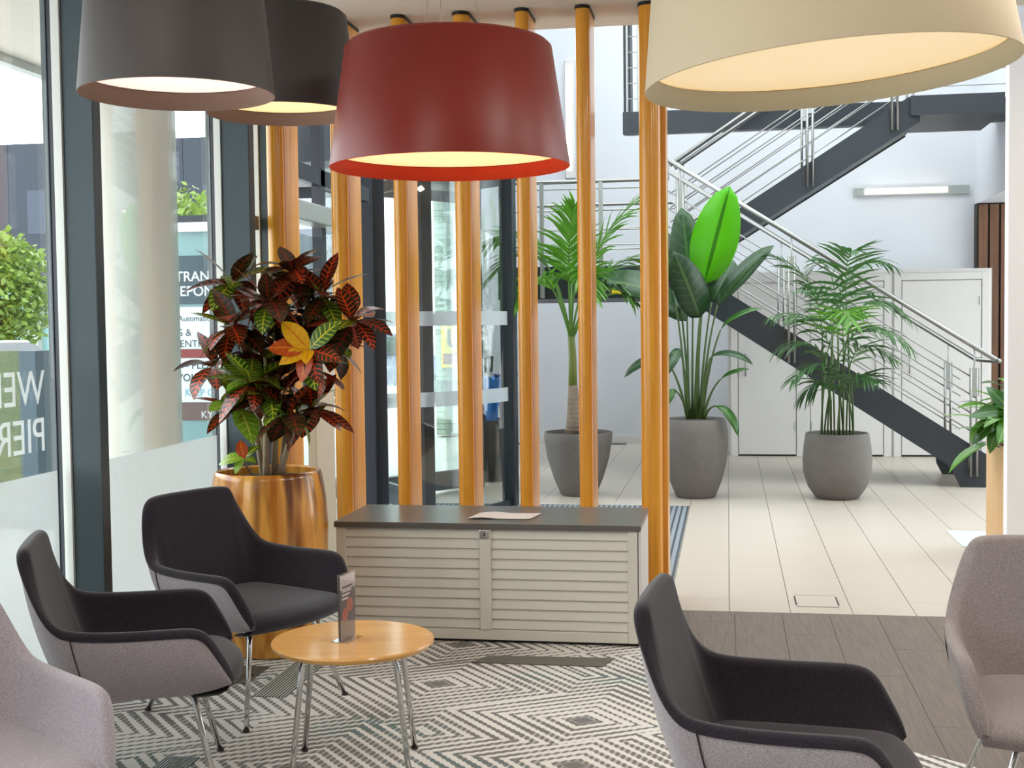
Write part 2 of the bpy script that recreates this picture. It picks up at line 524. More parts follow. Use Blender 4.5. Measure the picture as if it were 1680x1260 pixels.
o = rest.build('floor_tile_field', M['tile'], fl); o['kind'] = 'stuff'
# access hatch in the tiles
o = MB().box(HX0, HX1, HY0, HY1, 0, .002).build('floor_hatch', M['tile'], fl)
for xx in (HX0, HX1):
    MB().box(xx - .004, xx + .004, HY0 + .04, HY1 - .04, .0005, .004).build('hatch_slot', M['rubber'], o)
for yy in (HY0, HY1):
    MB().box(HX0, HX1, yy - .0015, yy + .0015, .0005, .003).build('hatch_seam', M['grout'], o)

# vinyl planks
pl = MB().box(-.45, 6, -3.5, 7.03, -.012, -.008).build('floor_plank_bed', M['rubber'])
struct(pl, 'dark grey vinyl plank strip between carpet and tiles')
pk_me = MB().box(.001, .249, .001, 1.199, -.008, 0).mesh('plank'); pk_me.materials.append(M['plank'])
for i in range(-2, 16):
    off = ((i * 37) % 5) * .24
    for j in range(-2, 4):
        y = 7.03 - 1.2 * (j + 1) + off - .96 + .0
        if y < 2.2 or y > 7.03: continue
        x = i * .25 + .03
        if y + 1.2 > 7.03:
            MB().box(.001, .249, .001, 7.03 - y, -.008, 0).build('floor_plank', M['plank'], pl).location = (x, y, 0)
        else:
            o = link('floor_plank', pk_me, None, pl); o.location = (x, y, 0)
# carpet with a curved right edge
edge = [(-.42, 7.03), (-.40, 6.3), (-.25, 5.8), (.0, 5.4), (.3, 5.08), (.648, 4.822), (.853, 4.653), (1.3, 4.4), (2.2, 4.05), (3.5, 3.8), (6, 3.6)]
poly = [(FX, -3.5), (6, -3.5)] + list(reversed(edge)) + [(FX, 7.03)]
cp = MB().prism(poly, -.006, .004, 'z').build('floor_carpet', M['carpet'])
struct(cp, 'grey and cream carpet woven with broken diamonds')

# entrance mat
em = thing('entrance_mat', 'grey-blue ribbed entrance mat laid behind the timber posts', 'mat', (0, 0, 0))
MB().box(FX + .02, -.343, 7.05, 11.1, -.011, -.004).build('mat_base', M['mat_dark'], em)
rib = MB().box(-.014, .014, 7.06, 11.09, -.004, .002).mesh('mat_rib'); rib.materials.append(M['mat_light'])
for i in range(54):
    o = link('mat_rib', rib, None, em); o.location = (-.37 - i * .045, 0, 0)

# ceiling over the lounge
ce = MB().box(FX - .1, 6, -3.6, 7.66, 3.34, 3.62).build('ceiling', M['ceiling_white'])
struct(ce, 'white plaster ceiling above the lounge')
sk = struct(MB().box(FX - .1, 6, 7.66, 17.1, 7.5, 7.51).build('window_9', M['glass']), 'atrium rooflight glazing')
for i in range(6):
    MB().box(FX + i * 1.74 - .03, FX + i * 1.74 + .03, 7.66, 17.1, 7.40, 7.5).build('rooflight_bar', M['white_paint'], sk)
struct(MB().box(FX - .1, 6, 7.50, 7.66, 3.62, 7.6).build('wall_upper', M['white_wall']))
# walls
wb = struct(MB().box(FX - .1, 6, 16.9, 17.1, 0, 7.6).build('wall_back', M['white_wall']), 'tall white back wall of the atrium')
struct(MB().box(FX - .1, 6.2, -3.8, -3.6, 0, 3.62).build('wall_rear', M['beige']), 'beige wall behind the camera')
struct(MB().box(FX, .03, 16.87, 16.9, 0, .1).build('baseboard_back', M['white_paint']))
struct(MB().box(6, 6.2, -3.6, 8.6, 0, 7.6).build('wall_right', M['white_wall']))
wr = struct(MB().box(6, 6.012, 8.6, 16.9, 0, 7.5).build('window_10', M['glass']), 'side glazing of the atrium')
for i in range(6):
    MB().box(5.96, 6.06, 8.6 + i * 1.64, 8.66 + i * 1.64, 0, 7.5).build('mullion', M['dark_frame'], wr)
struct(MB().box(FX - .1, FX + .02, 14.2, 17.0, 0, 7.6).build('wall_left', M['white_wall']))
wlu = struct(MB().box(FX - .006, FX + .006, 7.66, 14.2, 3.42, 7.5).build('window_11', M['glass']), 'upper glazing above the revolving door')
for i in range(5):
    MB().box(FX - .05, FX + .05, 7.66 + i * 1.63, 7.72 + i * 1.63, 3.42, 7.5).build('mullion', M['dark_frame'], wlu)
struct(MB().box(1.66, 2.7, 8.1, 8.2, 0, 7.5).build('wall_pier', M['bright_white'], bevel=.004), 'white pier at the right beside the wooden planter')
struct(MB().box(3.06, 6, 12.2, 16.9, 3.02, 7.4).build('wall_bulkhead', M['white_wall']), 'white bulkhead above the brown slatted wall')
# brown slatted panel
sp = struct(MB().box(3.05, 6, 16.70, 16.88, 0, 3.02).build('wall_slat_panel', M['rubber']), 'brown vertical timber slat wall at the back right')
slm = MB().box(0, .105, 16.665, 16.70, .02, 3.0).mesh('slat'); slm.materials.append(M['walnut'])
for i in range(14):
    o = link('slat', slm, None, sp); o.location = (3.07 + i * .13, 0, 0)
# understair cupboard wall with doors
cw = struct(MB().box(.012, 2.97, 15.35, 15.5, 0, 2.165).build('wall_cupboard', M['white_paint']), 'low white cupboard wall under the stairs')
MB().box(.0, .03, 15.5, 16.9, 0, 2.165).build('end_panel', M['white_paint'], cw)
MB().box(.0, 2.97, 15.5, 16.9, 2.12, 2.165).build('top_panel', M['white_paint'], cw)
def cup_door(n, x0, x1, z1, hx, label):
    d = struct(MB().box(x0, x1, 15.325, 15.35, .02, z1).build('door_%d' % n, M['white_paint'], bevel=.004), label)
    f = .07
    MB().box(x0 - .09, x0 - .01, 15.32, 15.349, 0, z1 + .09).build('door_frame', M['white_paint'], d, bevel=.004)
    MB().box(x1 + .01, x1 + .09, 15.32, 15.349, 0, z1 + .09).build('door_frame', M['white_paint'], d, bevel=.004)
    MB().box(x0 - .01, x1 + .01, 15.32, 15.349, z1 + .01, z1 + .09).build('door_frame', M['white_paint'], d, bevel=.004)
    h = MB().tube([(hx, 15.32, .95), (hx, 15.29, .95), (hx, 15.29, 1.2), (hx, 15.32, 1.2)], .008, 8)
    h.build('door_handle', M['steel'], d, smooth=True)
    MB().box(x0, x1, 15.345, 15.3495, 0, .02).build('door_gap', M['rubber'], d)
    for zz in (.3, 1.75):
        xh = x1 - .012 if hx < (x0 + x1) / 2 else x0 + .012
        MB().tube([(xh, 15.318, zz), (xh, 15.318, zz + .1)], .008, 8).build('hinge', M['alu'], d)
cup_door(5, 1.98, 2.85, 2.03, 2.06, 'white cupboard door at the right under the stair handrail')
cup_door(6, .95, 1.77, 2.03, 1.68, 'white cupboard door behind the feathery palm')
cup_door(7, .12, .78, 2.03, .2, 'white cupboard door behind the paddle-leaved plant')

# unseen fill lights added on the ceiling to brighten the lounge
for (x, y, lb) in ((-1.4, 1.6, 'left, behind the camera'), (1.4, 1.6, 'right, behind the camera'), (2.2, 4.6, 'above the taupe armchair side'), (1.1, 3.4, 'near the beige pendant'), (2.4, 6.6, 'above the vinyl strip')):
    t = thing('fill_light', 'square fill light added on the ceiling, ' + lb, 'light', (x, y, 3.34), group='added fill lights')
    MB().box(-.3, .3, -.3, .3, -.006, -.001).build('frame', M['white_paint'], t)
    MB().box(-.27, .27, -.27, .27, -.010, -.006).build('panel', M['tube_light'], t)  # glowing face of the added fill light
    d = bpy.data.lights.new('fill_lamp', 'AREA'); d.size = .5; d.energy = 21; d.color = (1, .92, .82)
    l = bpy.data.objects.new('fill_lamp', d); COL.objects.link(l); l.parent = t; l.location = (0, 0, -.014)

# ------------------------------------------------------------------ facade
def text_mesh(s, size, mat, parent, loc, rot, name, align='LEFT', ext=.0008, bold=False, mirror=False):
    cu = bpy.data.curves.new(name, 'FONT')
    cu.body = s; cu.size = size; cu.extrude = ext; cu.align_x = align
    if bold: cu.offset = size * .012
    t = bpy.data.objects.new('tmp_text', cu)
    COL.objects.link(t)
    dg = bpy.context.evaluated_depsgraph_get()
    me = bpy.data.meshes.new_from_object(t.evaluated_get(dg))
    bpy.data.objects.remove(t)
    if mirror:
        for v in me.vertices: v.co.x *= -1
        me.flip_normals()
    o = link(name, me, None, parent)
    me.materials.clear(); me.materials.append(mat)
    o.location = loc; o.rotation_euler = rot
    return o


def pane(n, y0, y1, z0=0.03, z1=3.34, film=True, label=None):
    p = struct(MB().box(FX - .006, FX + .006, y0, y1, z0, z1).build('window_%d' % n, M['glass']), label)
    if film:
        MB().box(FX + .007, FX + .009, y0, y1, z0, .99).build('frosted_film', M['film'], p)
    return p


def mullion(n, y0, x1, y1, label):
    t = struct(MB().box(FX + .05, x1, y0, y1, 0, 3.34).build('trim_%d' % n, M['dark_frame'], bevel=.004), label)
    MB().box(FX - .035, FX - .012, y0 - .01, y1 - .01, 0, 3.34).build('outer_cap', M['dark_frame'], t)
    MB().box(FX - .012, FX + .012, y0 - .004, y1 - .004, 0, 3.34).build('gasket', M['black_frame'], t)
    MB().box(FX + .012, FX + .0495, y0 - .012, y1 - .01, 0, 3.34).build('aluminium_strip', M['pale_alu'], t)
    return t

mullion(1, 5.03, -2.615, 5.10, 'wide dark mullion near the left edge of the picture')
mullion(2, 6.74, -2.59, 6.82, 'dark mullion behind the croton plant')
mullion(3, 7.32, -2.62, 7.50, 'dark mullion beside the leftmost timber post')
w1 = pane(1, 3.3, 4.98, label='glazed pane with frosted lettering left of the wide mullion')
mullion(4, 3.25, -2.61, 3.32, 'dark mullion outside the left of the picture')
w2 = pane(2, 5.11, 6.69, label='glazed pane between the two dark mullions')
w3 = pane(3, 6.83, 7.27, label='narrow glazed pane beside the timber posts')
MB().box(FX + .01, FX + .06, 6.83, 7.27, 2.16, 2.24).build('transom', M['alu'], w3)
w4 = pane(4, -3.4, 3.2, label='glazed panes beside and behind the camera')
struct(MB().box(FX - .06, FX + .1, -3.6, 9.7, -.01, .03).build('trim_5', M['alu']), 'aluminium sill along the glass facade')
struct(MB().box(FX - .06, FX + .1, -3.6, 9.7, 3.26, 3.34).build('trim_6', M['dark_frame']), 'dark head rail of the glass facade')
# mirrored lettering applied to the first pane
for s, z in (('WELCOME', 1.28), ('PIER', 1.085)):
    text_mesh(s, .20, M['letters'], w1, (FX + .008, 4.90, z), (PI / 2, 0, -PI / 2), 'lettering', 'LEFT', .0006, False, False)

# pass door with operator between facade and drum
d1 = thing('door_1', None, None, (0, 0, 0), kind='structure')
d1['label'] = 'glazed pass door with grey operator box behind the timber posts'
MB().box(FX - .01, FX + .05, 7.5, 9.7, 2.55, 2.66).build('transom', M['black_frame'], d1)
MB().box(FX + .0, FX + .16, 7.55, 9.1, 2.26, 2.385).build('operator_box', M['alu'], d1, bevel=.01)
for y in (8.5, 9.08):
    MB().box(FX - .02, FX + .05, y, y + .09, 0, 3.3).build('door_post', M['black_frame'], d1)
MB().box(FX - .005, FX + .005, 7.52, 8.55, .03, 2.2).build('door_glass', M['glass2'], d1)
MB().box(FX - .005, FX + .005, 8.65, 9.08, .03, 3.26).build('side_glass', M['glass2'], d1)
MB().box(FX + .1, FX + .16, 7.97, 8.36, 0.0, 1.33).build('beige_panel', M['beige'], d1, bevel=.004)

# revolving door drum
DX, DY, DR = -3.15, 11.2, 1.27
dr = thing('door_2', None, None, (DX, DY, 0), kind='structure')
dr['label'] = 'revolving door drum with curved glass and dark posts'
def arc(a0, a1, r, n): return [(r * math.cos(a0 + (a1 - a0) * i / n), r * math.sin(a0 + (a1 - a0) * i / n)) for i in range(n + 1)]
def arc_wall(a0, a1, r0, r1, z0, z1, n=14):
    o_, i_ = arc(a0, a1, r1, n), arc(a0, a1, r0, n)
    return MB().prism(o_ + list(reversed(i_)), z0, z1, 'z')
A0, A1 = math.radians(-78), math.radians(-9)
A2, A3 = math.radians(55), math.radians(88)
for (a, b) in ((A0, A1), (A2, A3)):
    arc_wall(a, b, DR - .006, DR + .006, .05, 2.9).build('curved_glass', M['glass2'], dr, auto=40)
    arc_wall(a, b, DR + .007, DR + .009, 1.58, 1.70).build('manifestation_band', M['band'], dr, auto=40)
    arc_wall(a, b, DR + .007, DR + .009, .92, 1.04).build('manifestation_band', M['band'], dr, auto=40)
    arc_wall(a, b, DR - .03, DR + .03, 0.0, .05).build('floor_channel', M['black_frame'], dr, auto=40)
def post(a, w, name='drum_post', m='black_frame'):
    o = MB().box(-w, w, -w, w, 0, 2.9).build(name, M[m], dr, bevel=.006)
    o.location = (DR * math.cos(a), DR * math.sin(a), 0); o.rotation_euler = (0, 0, a)
    return o
post(A0 - .03, .13); post(A0 + .10, .05); post(A1 + .03, .06); post(A2, .05); post(A3, .06)
post(math.radians(-38), .028, 'glass_joint', 'alu')
arc_wall(0, 2 * PI - .001, .0, DR + .06, 2.9, 3.3, 40).build('drum_canopy', M['black_frame'], dr, auto=40)
MB().tube([(0, 0, 0), (0, 0, 2.9)], .06, 16).build('centre_shaft', M['alu'], dr, smooth=True)
for k in range(3):
    w = MB().box(.06, DR - .1, -.006, .006, .2, 2.75).build('wing', M['glass2'], dr)
    w.rotation_euler = (0, 0, math.radians((-54, 54, 180)[k]))
    MB().box(DR - .2, DR - .06, -.03, .03, .02, 2.85).build('wing_stile', M['brush'], w)
    MB().box(DR - .06, DR - .012, -.045, .045, .02, 2.85).build('brush_seal', M['brush'], w)
    MB().box(.06, DR - .1, -.02, .02, .02, .2).build('wing_rail', M['black_frame'], w)
    MB().box(.06, DR - .1, -.02, .02, 2.75, 2.85).build('wing_rail', M['black_frame'], w)
# facade above and after the drum
struct(MB().box(FX - .006, FX + .006, 12.55, 14.2, .03, 3.34).build('window_5', M['glass']), 'glazed pane beyond the revolving door')
struct(MB().box(FX - .05, FX + .05, 9.3, 14.2, 3.3, 3.42).build('trim_7', M['black_frame']))

# ------------------------------------------------------------------ timber posts
posts = [(440, .100, .00), (545, .100, .0), (648, .076, .0), (748, .092, .0), (850, .074, .0), (948, .078, .0), (1050, .118, .028)]
xs = [-2.637, -2.251, -1.878, -1.522, -1.165, -.827, -.481]
names = ['leftmost timber post, seen behind the croton leaves', 'thick timber post right of the croton, at the left end of the cabinet',
         'slim timber post second from the left above the cabinet', 'thick timber post behind the sheet of paper on the cabinet',
         'slim timber post left of the potted palm trunk', 'slim timber post in front of the potted palm',
         'thick timber post at the right end of the cabinet']
for (px, w, dx), x0, lb in zip(posts, xs, names):
    r = w / 2
    L = .46
    t = thing('timber_post', lb, 'post', (x0 + r, 7.1 + r, 0), group='timber screen posts')
    MB().lathe([(r, 0.004), (r, 3.32)], 28).build('front_pole', M['oak'], t, auto=40)
    bk = MB()
    n = 14
    prof = []
    for i in range(n + 1):
        a = PI * i / n
        prof.append((r * .985 * math.cos(a), L * .55 + r * math.sin(a)))
    prof = [(r * .985, r * .38)] + prof + [(-r * .985, r * .38)]
    o = MB().prism([(p[0] + dx, p[1]) for p in prof], .004, 3.32, 'z').build('rear_pole', M['oak'], t, auto=40)
    col = MB()
    ring = [((r + .004) * math.cos(PI + PI * i / 12), (r + .004) * math.sin(PI + PI * i / 12)) for i in range(13)]
    ring += [(dx + (r + .004) * math.cos(PI * i / 12), L * .55 + (r + .004) * math.sin(PI * i / 12)) for i in range(13)]
    col.prism(ring, 3.32, 3.338, 'z').build('dark_collar', M['black'], t)

# ------------------------------------------------------------------ staircase
st = thing('staircase', 'dark steel staircase with stainless handrails rising over the white cupboards', 'staircase', (0, 0, 0))
Y1a, Y1b = 12.55, 13.6
Y2a, Y2b = 13.8, 14.9
S1 = .657
def f1(x, top): return (1.408 - .650 * (x - .705)) if top else (1.525 - S1 * (x - .038))
for y in (Y1a, Y1b):
    pts = [(2.40, 0), (2.40, f1(2.40, True)), (-.42, 2.14), (-.6, 2.14), (-.6, f1(-.6, False)), (2.10, f1(2.10, False)), (2.10, .12), (2.16, 0.0)]
    MB().prism(pts, y, y + .045, 'y').build('stringer', M['stringer'], st)
S2 = .64
def f2(x, top): return 2.842 + S2 * (x - .212) if top else 2.455 + .62 * (x - .077)
for y in (Y2a, Y2b):
    pts = [(-.6, f2(-.6, False)), (1.96, f2(1.96, False)), (1.85, 3.88), (-.6, f2(-.6, True))]
    MB().prism(pts, y, y + .045, 'y').build('stringer', M['stringer'], st)
MB().prism([(2.10, f1(2.10, False) + .03), (2.10, f1(2.10, False) + .08), (-.6, f1(-.6, False) + .08), (-.6, f1(-.6, False) + .03)], Y1a + .045, Y1b, 'y').build('soffit_plate', M['stringer'], st)
MB().prism([(-.6, f2(-.6, False) + .02), (1.96, f2(1.96, False) + .02), (1.96, f2(1.96, False) + .07), (-.6, f2(-.6, False) + .07)], Y2a + .045, Y2b, 'y').build('soffit_plate', M['stringer'], st)
tread = MB().box(-.12, .12, Y1a + .045, Y1b, -.035, 0).mesh('tread'); tread.materials.append(M['stringer'])
tread2 = MB().box(-.12, .12, Y2a + .045, Y2b, -.035, 0).mesh('tread'); tread2.materials.append(M['stringer'])
for i in range(11):
    z = .178 * (i + 1)
    o = link('tread', tread, None, st); x = 2.3 - .255 * (i + .2); o.location = (x, 0, f1(x, False) + .15)
    if i < 9:
        o = link('tread', tread2, None, st); x = -.45 + .255 * i; o.location = (x, 0, f2(x, False) + .17)
ld = MB().box(-2.25, -.6, Y1a, 14.95, 1.83, 2.14).build('landing', M['stringer'], st)
MB().box(-2.23, -.62, Y1a + .02, 14.93, 2.14, 2.15).build('landing_floor', M['mat_dark'], ld)
MB().box(1.86, 2.78, Y2a - .05, 15.03, 3.68, 3.88).build('landing', M['stringer'], st)
# gallery beam
gb = thing('gallery', 'dark edge beam and railing of the upper gallery behind the stair', 'gallery', (0, 0, 0))
MB().box(-1.2, 6, 15.05, 15.2, 3.79, 4.04).build('edge_beam', M['stringer'], gb)
MB().box(-1.2, 6, 15.2, 15.6, 3.84, 4.0).build('gallery_floor', M['white_wall'], gb)
for x in (-1.15, -1.02, .35, .42, 2.0, 2.07):
    MB().tube([(x, 15.12, 4.04), (x, 15.12, 5.1)], .014, 8).build('railing_post', M['steel'], gb)
MB().tube([(-1.18, 15.12, 5.1), (5, 15.12, 5.1)], .022, 8).build('handrail', M['steel'], gb)
MB().box(-1.2, -1.12, 15.2, 15.6, 4.0, 7.4).build('return_panel', M['stringer'], gb)
for i in range(5):
    MB().tube([(-1.15, 15.12, 4.2 + .18 * i), (5, 15.12, 4.2 + .18 * i)], .006, 6).build('rod', M['steel'], gb)


def rail(y, pa, pb, nrods, drop, posts_x, end=None, zoff=0, foot=.35):
    """inclined railing along x at depth y from pa (x,z) to pb (x,z)"""
    g = MB().tube([(pa[0], y, pa[1]), (pb[0], y, pb[1])] + ([end] if end else []), .024, 10).build('handrail', M['steel'], st, smooth=True)
    s = (pb[1] - pa[1]) / (pb[0] - pa[0])
    zz = lambda x: pa[1] + s * (x - pa[0])
    for k in range(nrods):
        d = .30 + drop * k
        MB().tube([(pa[0], y, pa[1] - d), (pb[0] - .15 * (1 if pb[0] > pa[0] else -1), y, zz(pb[0] - .15 * (1 if pb[0] > pa[0] else -1)) - d)], .0075, 6).build('rod', M['steel'], g, smooth=True)
    for x in posts_x:
        z = zz(x)
        for dx in (-.027, .027):
            MB().tube([(x + dx, y, z - .2), (x + dx, y, z - 1.22)], .014, 8).build('baluster', M['steel'], g, smooth=True)
        MB().tube([(x, y, z - .42), (x, y, z)], .008, 6).build('spigot', M['steel'], g, smooth=True)
        MB().box(x - .042, x + .042, y - .012, y + .012, z - .46, z - .2).build('clamp', M['alu'], g)
    return g

rail(Y1a - .03, (-.571, 3.159), (2.463, 1.202), 4, .17, (2.27, .60, -.45))
rail(Y1b + .06, (-.6, 3.17), (2.492, 1.172), 4, .17, (2.22, .55), (2.492, Y1a - .03, 1.19))
rail(Y2a - .03, (-.6, 3.254), (1.9, 4.89), 5, .15, (.85, -.5, 1.7))
rail(Y2b + .06, (-.6, 3.36), (1.9, 4.98), 5, .15, (.86, -.5))
# landing railing
lr = MB().tube([(-2.2, Y1a - .03, 2.97), (-.571, Y1a - .03, 2.97), (-.571, Y1a - .03, 3.159)], .022, 10).build('landing_rail', M['steel'], st, smooth=True)
for z in (2.90, 2.69, 2.5, 2.31):
    MB().tube([(-2.2, Y1a - .03, z), (-.6, Y1a - .03, z)], .008, 6).build('rod', M['steel'], lr)
for x in (-2.13, -1.80, -1.22, -.64):
    MB().box(x - .02, x + .02, Y1a - .05, Y1a - .01, 1.84, 2.97).build('post', M['alu'], lr)
for z in (2.90, 2.69, 2.5, 2.31):
    MB().tube([(-2.2, 14.93, z), (-.6, 14.93, z)], .008, 6).build('rod', M['steel'], lr)
MB().tube([(-2.2, 14.93, 2.97), (-.6, 14.93, 2.97)], .022, 8).build('handrail', M['steel'], lr)
hz = thing('warning_sign', 'yellow sign fixed to the dark landing edge behind a big leaf', 'sign', (0, 0, 0))
MB().box(-1.12, -.72, Y1a - .012, Y1a - .001, 1.87, 2.07).build('plate', M['yellow'], hz)
MB().prism([(-.98, 1.90), (-.82, 1.90), (-.90, 2.04)], Y1a - .015, Y1a - .012, 'y').build('symbol', M['black'], hz)

# wall lights
wl = thing('wall_light', 'horizontal lit strip light on the white wall under the upper stair', 'light', (0, 0, 0))
MB().box(1.58, 2.99, 16.86, 16.895, 3.16, 3.27).build('housing', M['alu'], wl, bevel=.005)
MB().tube([(1.72, 16.835, 3.215), (2.72, 16.835, 3.215)], .034, 12).build('tube', M['tube_light'], wl, smooth=True)
wl2 = thing('wall_light', 'vertical white strip light on the wall behind the slim post', 'light', (0, 0, 0))
MB().box(-2.1, -1.97, 16.85, 16.895, 3.5, 5.05).build('housing', M['white_paint'], wl2, bevel=.01)
MB().box(-2.085, -2.03, 16.835, 16.85, 3.6, 4.95).build('diffuser', M['tube_light'], wl2)

# ------------------------------------------------------------------ tambour cabinet
cb = thing('cabinet', 'low cream cabinet with louvred doors and grey top before the timber posts', 'cabinet', (-1.19, 6.18, 0))
W = .765
MB().box(-W + .012, W - .012, .03, .57, .02, .572).build('carcass', M['cab'], cb)
MB().box(-W - .008, W + .005, -.012, .60, .573, .603).build('worktop', M['cabtop'], cb, bevel=.003)
MB().box(-W + .02, W - .02, .03, .55, 0, .02).build('plinth', M['rubber'], cb)
MB().box(-W, -W + .05, 0, .05, .02, .572).build('stile', M['cab'], cb, bevel=.003)
MB().box(W - .06, W - .012, 0, .05, .02, .572).build('stile', M['cab'], cb, bevel=.003)
MB().box(W - .008, W + .004, 0, .57, .0, .572).build('side_panel', M['white_paint'], cb, bevel=.002)
MB().box(-.03, .03, -.006, .045, .07, .572).build('stile', M['cab'], cb, bevel=.004)
MB().box(-W + .05, W - .06, 0, .04, .02, .07).build('bottom_rail', M['cab'], cb, bevel=.003)
def louvre(x0, x1):
    prof = [(.002, 0), (-.004, .006), (.004, .04), (.010, .053), (.025, .053), (.025, 0)]
    me = MB().prism([(p[0], p[1]) for p in prof], x0, x1, 'x').mesh('louvre'); me.materials.append(M['cab'])
    return me
for (x0, x1) in ((-W + .05, -.03), (.03, W - .06)):
    me = louvre(x0, x1)
    for k in range(10):
        o = link('louvre', me, None, cb); o.location = (0, .008, .071 + k * .0500)
lk = MB().box(-.026, .022, -.014, -.004, .527, .570).build('lock', M['chrome'], cb, bevel=.003)
MB().box(-.004, .003, -.0155, -.014, .54, .558).build('keyhole', M['black'], lk)
# sheet of paper on top
pp = []
for i in range(9):
    row = []
    for j in range(5):
        x = -.16 + .32 * i / 8; y = -.10 + .2 * j / 4
        row.append((x + y * .15, y, .0035 + .006 * max(0, math.sin(i * .8)) * (1 if j in (0, 4) else .3)))
    pp.append(row)
pm = MB().grid(pp)
top = [tuple((v[0], v[1], v[2] - .0015)) for v in pm.v]
o = pm.build('paper_sheet', M['paper'], smooth=True)
o.location = (-1.13, 6.40, .6035)
md = o.modifiers.new('thick', 'SOLIDIFY'); md.thickness = .0015
tag(o, 'crumpled sheet of paper lying on the grey cabinet top', 'paper')

# ------------------------------------------------------------------ coffee table
tb = thing('coffee_table', 'round beech coffee table with chrome legs', 'table', (-1.328, 4.375, 0), math.radians(11))
TR, TZ = .29, .465
MB().lathe([(.0, TZ - .022), (TR - .012, TZ - .022), (TR - .002, TZ - .013), (TR, TZ - .006), (TR - .003, TZ), (.0, TZ)], 64).build('tabletop', M['beech'], tb, auto=35)
rot = math.radians(6)
for sx in (-1, 1):
    for sy in (-1, 1):
        tx, ty = sx * .155, sy * .14
        fx_, fy_ = sx * .205, sy * .172
        path = [(tx - sx * .10, ty, TZ - .033), (tx - sx * .02, ty, TZ - .033)]
        path += [tuple(q) for q in bez((tx - sx * .02, ty, TZ - .033), (tx + sx * .004, ty, TZ - .033), (tx + sx * .01, ty + sy * .003, TZ - .07), 5)][1:]
        path += [(fx_, fy_, .006)]
        lg = MB().tube(path, .0105, 12).build('leg', M['chrome'], tb, smooth=True)
        MB().tube([(fx_, fy_, .0), (fx_ - sx * .001, fy_, .012)], .013, 12).build('foot', M['rubber'], lg)
    MB().tube([(sx * .055, -.14, TZ - .033), (sx * .055, .14, TZ - .033)], .010, 10).build('cross_bar', M['chrome'], tb, smooth=True)
# menu holder on the table
mh = thing('menu_holder', 'upright printed menu card in clear stand on the round table', 'menu', (-1.345, 4.36, .465), math.radians(79))
MB().box(-.055, .055, -.004, .004, .006, .235).build('card', M['menu'], mh)
MB().box(-.058, .058, -.0065, -.0045, .0, .24).build('acrylic_front', M['acrylic'], mh)
MB().box(-.058, .058, .0045, .0065, .0, .24).build('acrylic_back', M['acrylic'], mh)
MB().box(-.058, .058, -.035, .035, 0, .003).build('acrylic_foot', M['acrylic'], mh)
for sy in (-1, 1):
    yy0, yy1 = (-.0044, -.0041) if sy < 0 else (.0041, .0044)
    MB().box(-.055, .055, yy0, yy1, .185, .235).build('pale_header', M['menu_white'], mh)
    for i in range(4):
        MB().box(-.04, .04 - .012 * i, yy0 * 1.03, yy1 * 1.03, .19 - i * .014, .197 - i * .014).build('text_line', M['menu'] if i == 0 else M['menu_white'], mh)
    for (cx, cz, r) in ((.015, .125, .024), (-.02, .095, .022)):
        ps = [(cx + r * math.cos(a * PI / 8), cz + r * 1.1 * math.sin(a * PI / 8)) for a in range(16)]
        MB().prism(ps, yy0 * 1.05, yy1 * 1.05, 'y').build('food_picture', M['menu_food'], mh)

# floor grilles
def grille(x0, x1, y0, y1, label, m1, m2):
    g = thing('floor_grille', label, 'grille', (0, 0, 0))
    MB().box(x0, x1, y0, y1, .0042, .0055).build('tray', m1, g)
    n = 11
    w = (x1 - x0) / n
    sl = MB().box(0, w * .28, y0, y1, .0055, .0085).mesh('slat'); sl.materials.append(m2)
    for i in range(n):
        o = link('slat', sl, None, g); o.location = (x0 + i * w + w * .29, 0, 0)
grille(-2.02, -1.868, 5.15, 5.77, 'black slotted floor grille left of the coffee table', M['black'], M['pale_alu'])
grille(-2.05, -1.92, 3.9, 4.38, 'grey slotted floor grille at the bottom edge, in front of the other grille', M['dark_frame'], M['alu'])
grille(-2.25, -2.11, 5.33, 5.62, 'small black floor grille under the armchair near the barrel pot', M['black'], M['alu'])
fc = MB().prism([(-1.19, 5.80), (-1.13, 5.93), (-.53, 5.955), (-.575, 5.80)], .0042, .009, 'z').build('floor_cable_cover', M['cabtop'])
tag(fc, 'flat grey cover strip on the carpet in front of the cabinet', 'cover')

# ------------------------------------------------------------------ armchairs
RIM = [(-.335, 0, .868), (-.333, .12, .868), (-.331, .20, .865), (-.327, .234, .853), (-.318, .254, .826), (-.298, .276, .775), (-.268, .300, .705), (-.238, .316, .655),
       (-.205, .326, .622), (-.165, .332, .607), (-.06, .341, .600), (.05, .345, .598), (.17, .346, .600), (.222, .345, .597), (.248, .343, .582), (.270, .338, .552), (.302, .326, .495), (.328, .312, .450), (.338, .30, .425)]
ANG = [0, 0, 5, 16, 34, 52, 66, 73, 79, 84, 88, 90, 90, 90, 90, 90, 90, 88, 85]
BASE = [(-.215, 0, .375), (-.213, .08, .375), (-.208, .15, .375), (-.20, .18, .375), (-.19, .205, .375), (-.178, .222, .375), (-.165, .235, .375), (-.15, .245, .375), (-.135, .252, .375),
        (-.11, .258, .375), (-.03, .268, .376), (.05, .275, .378), (.15, .28, .381), (.20, .281, .384), (.23, .281, .387), (.26, .28, .391), (.295, .277, .397), (.318, .272, .402), (.328, .268, .405)]
def full(lst):
    left = [(a[0], a[1], a[2]) for a in lst]
    right = [(a[0], -a[1], a[2]) for a in reversed(lst[1:])]
    return [Vector(p) for p in right + left]
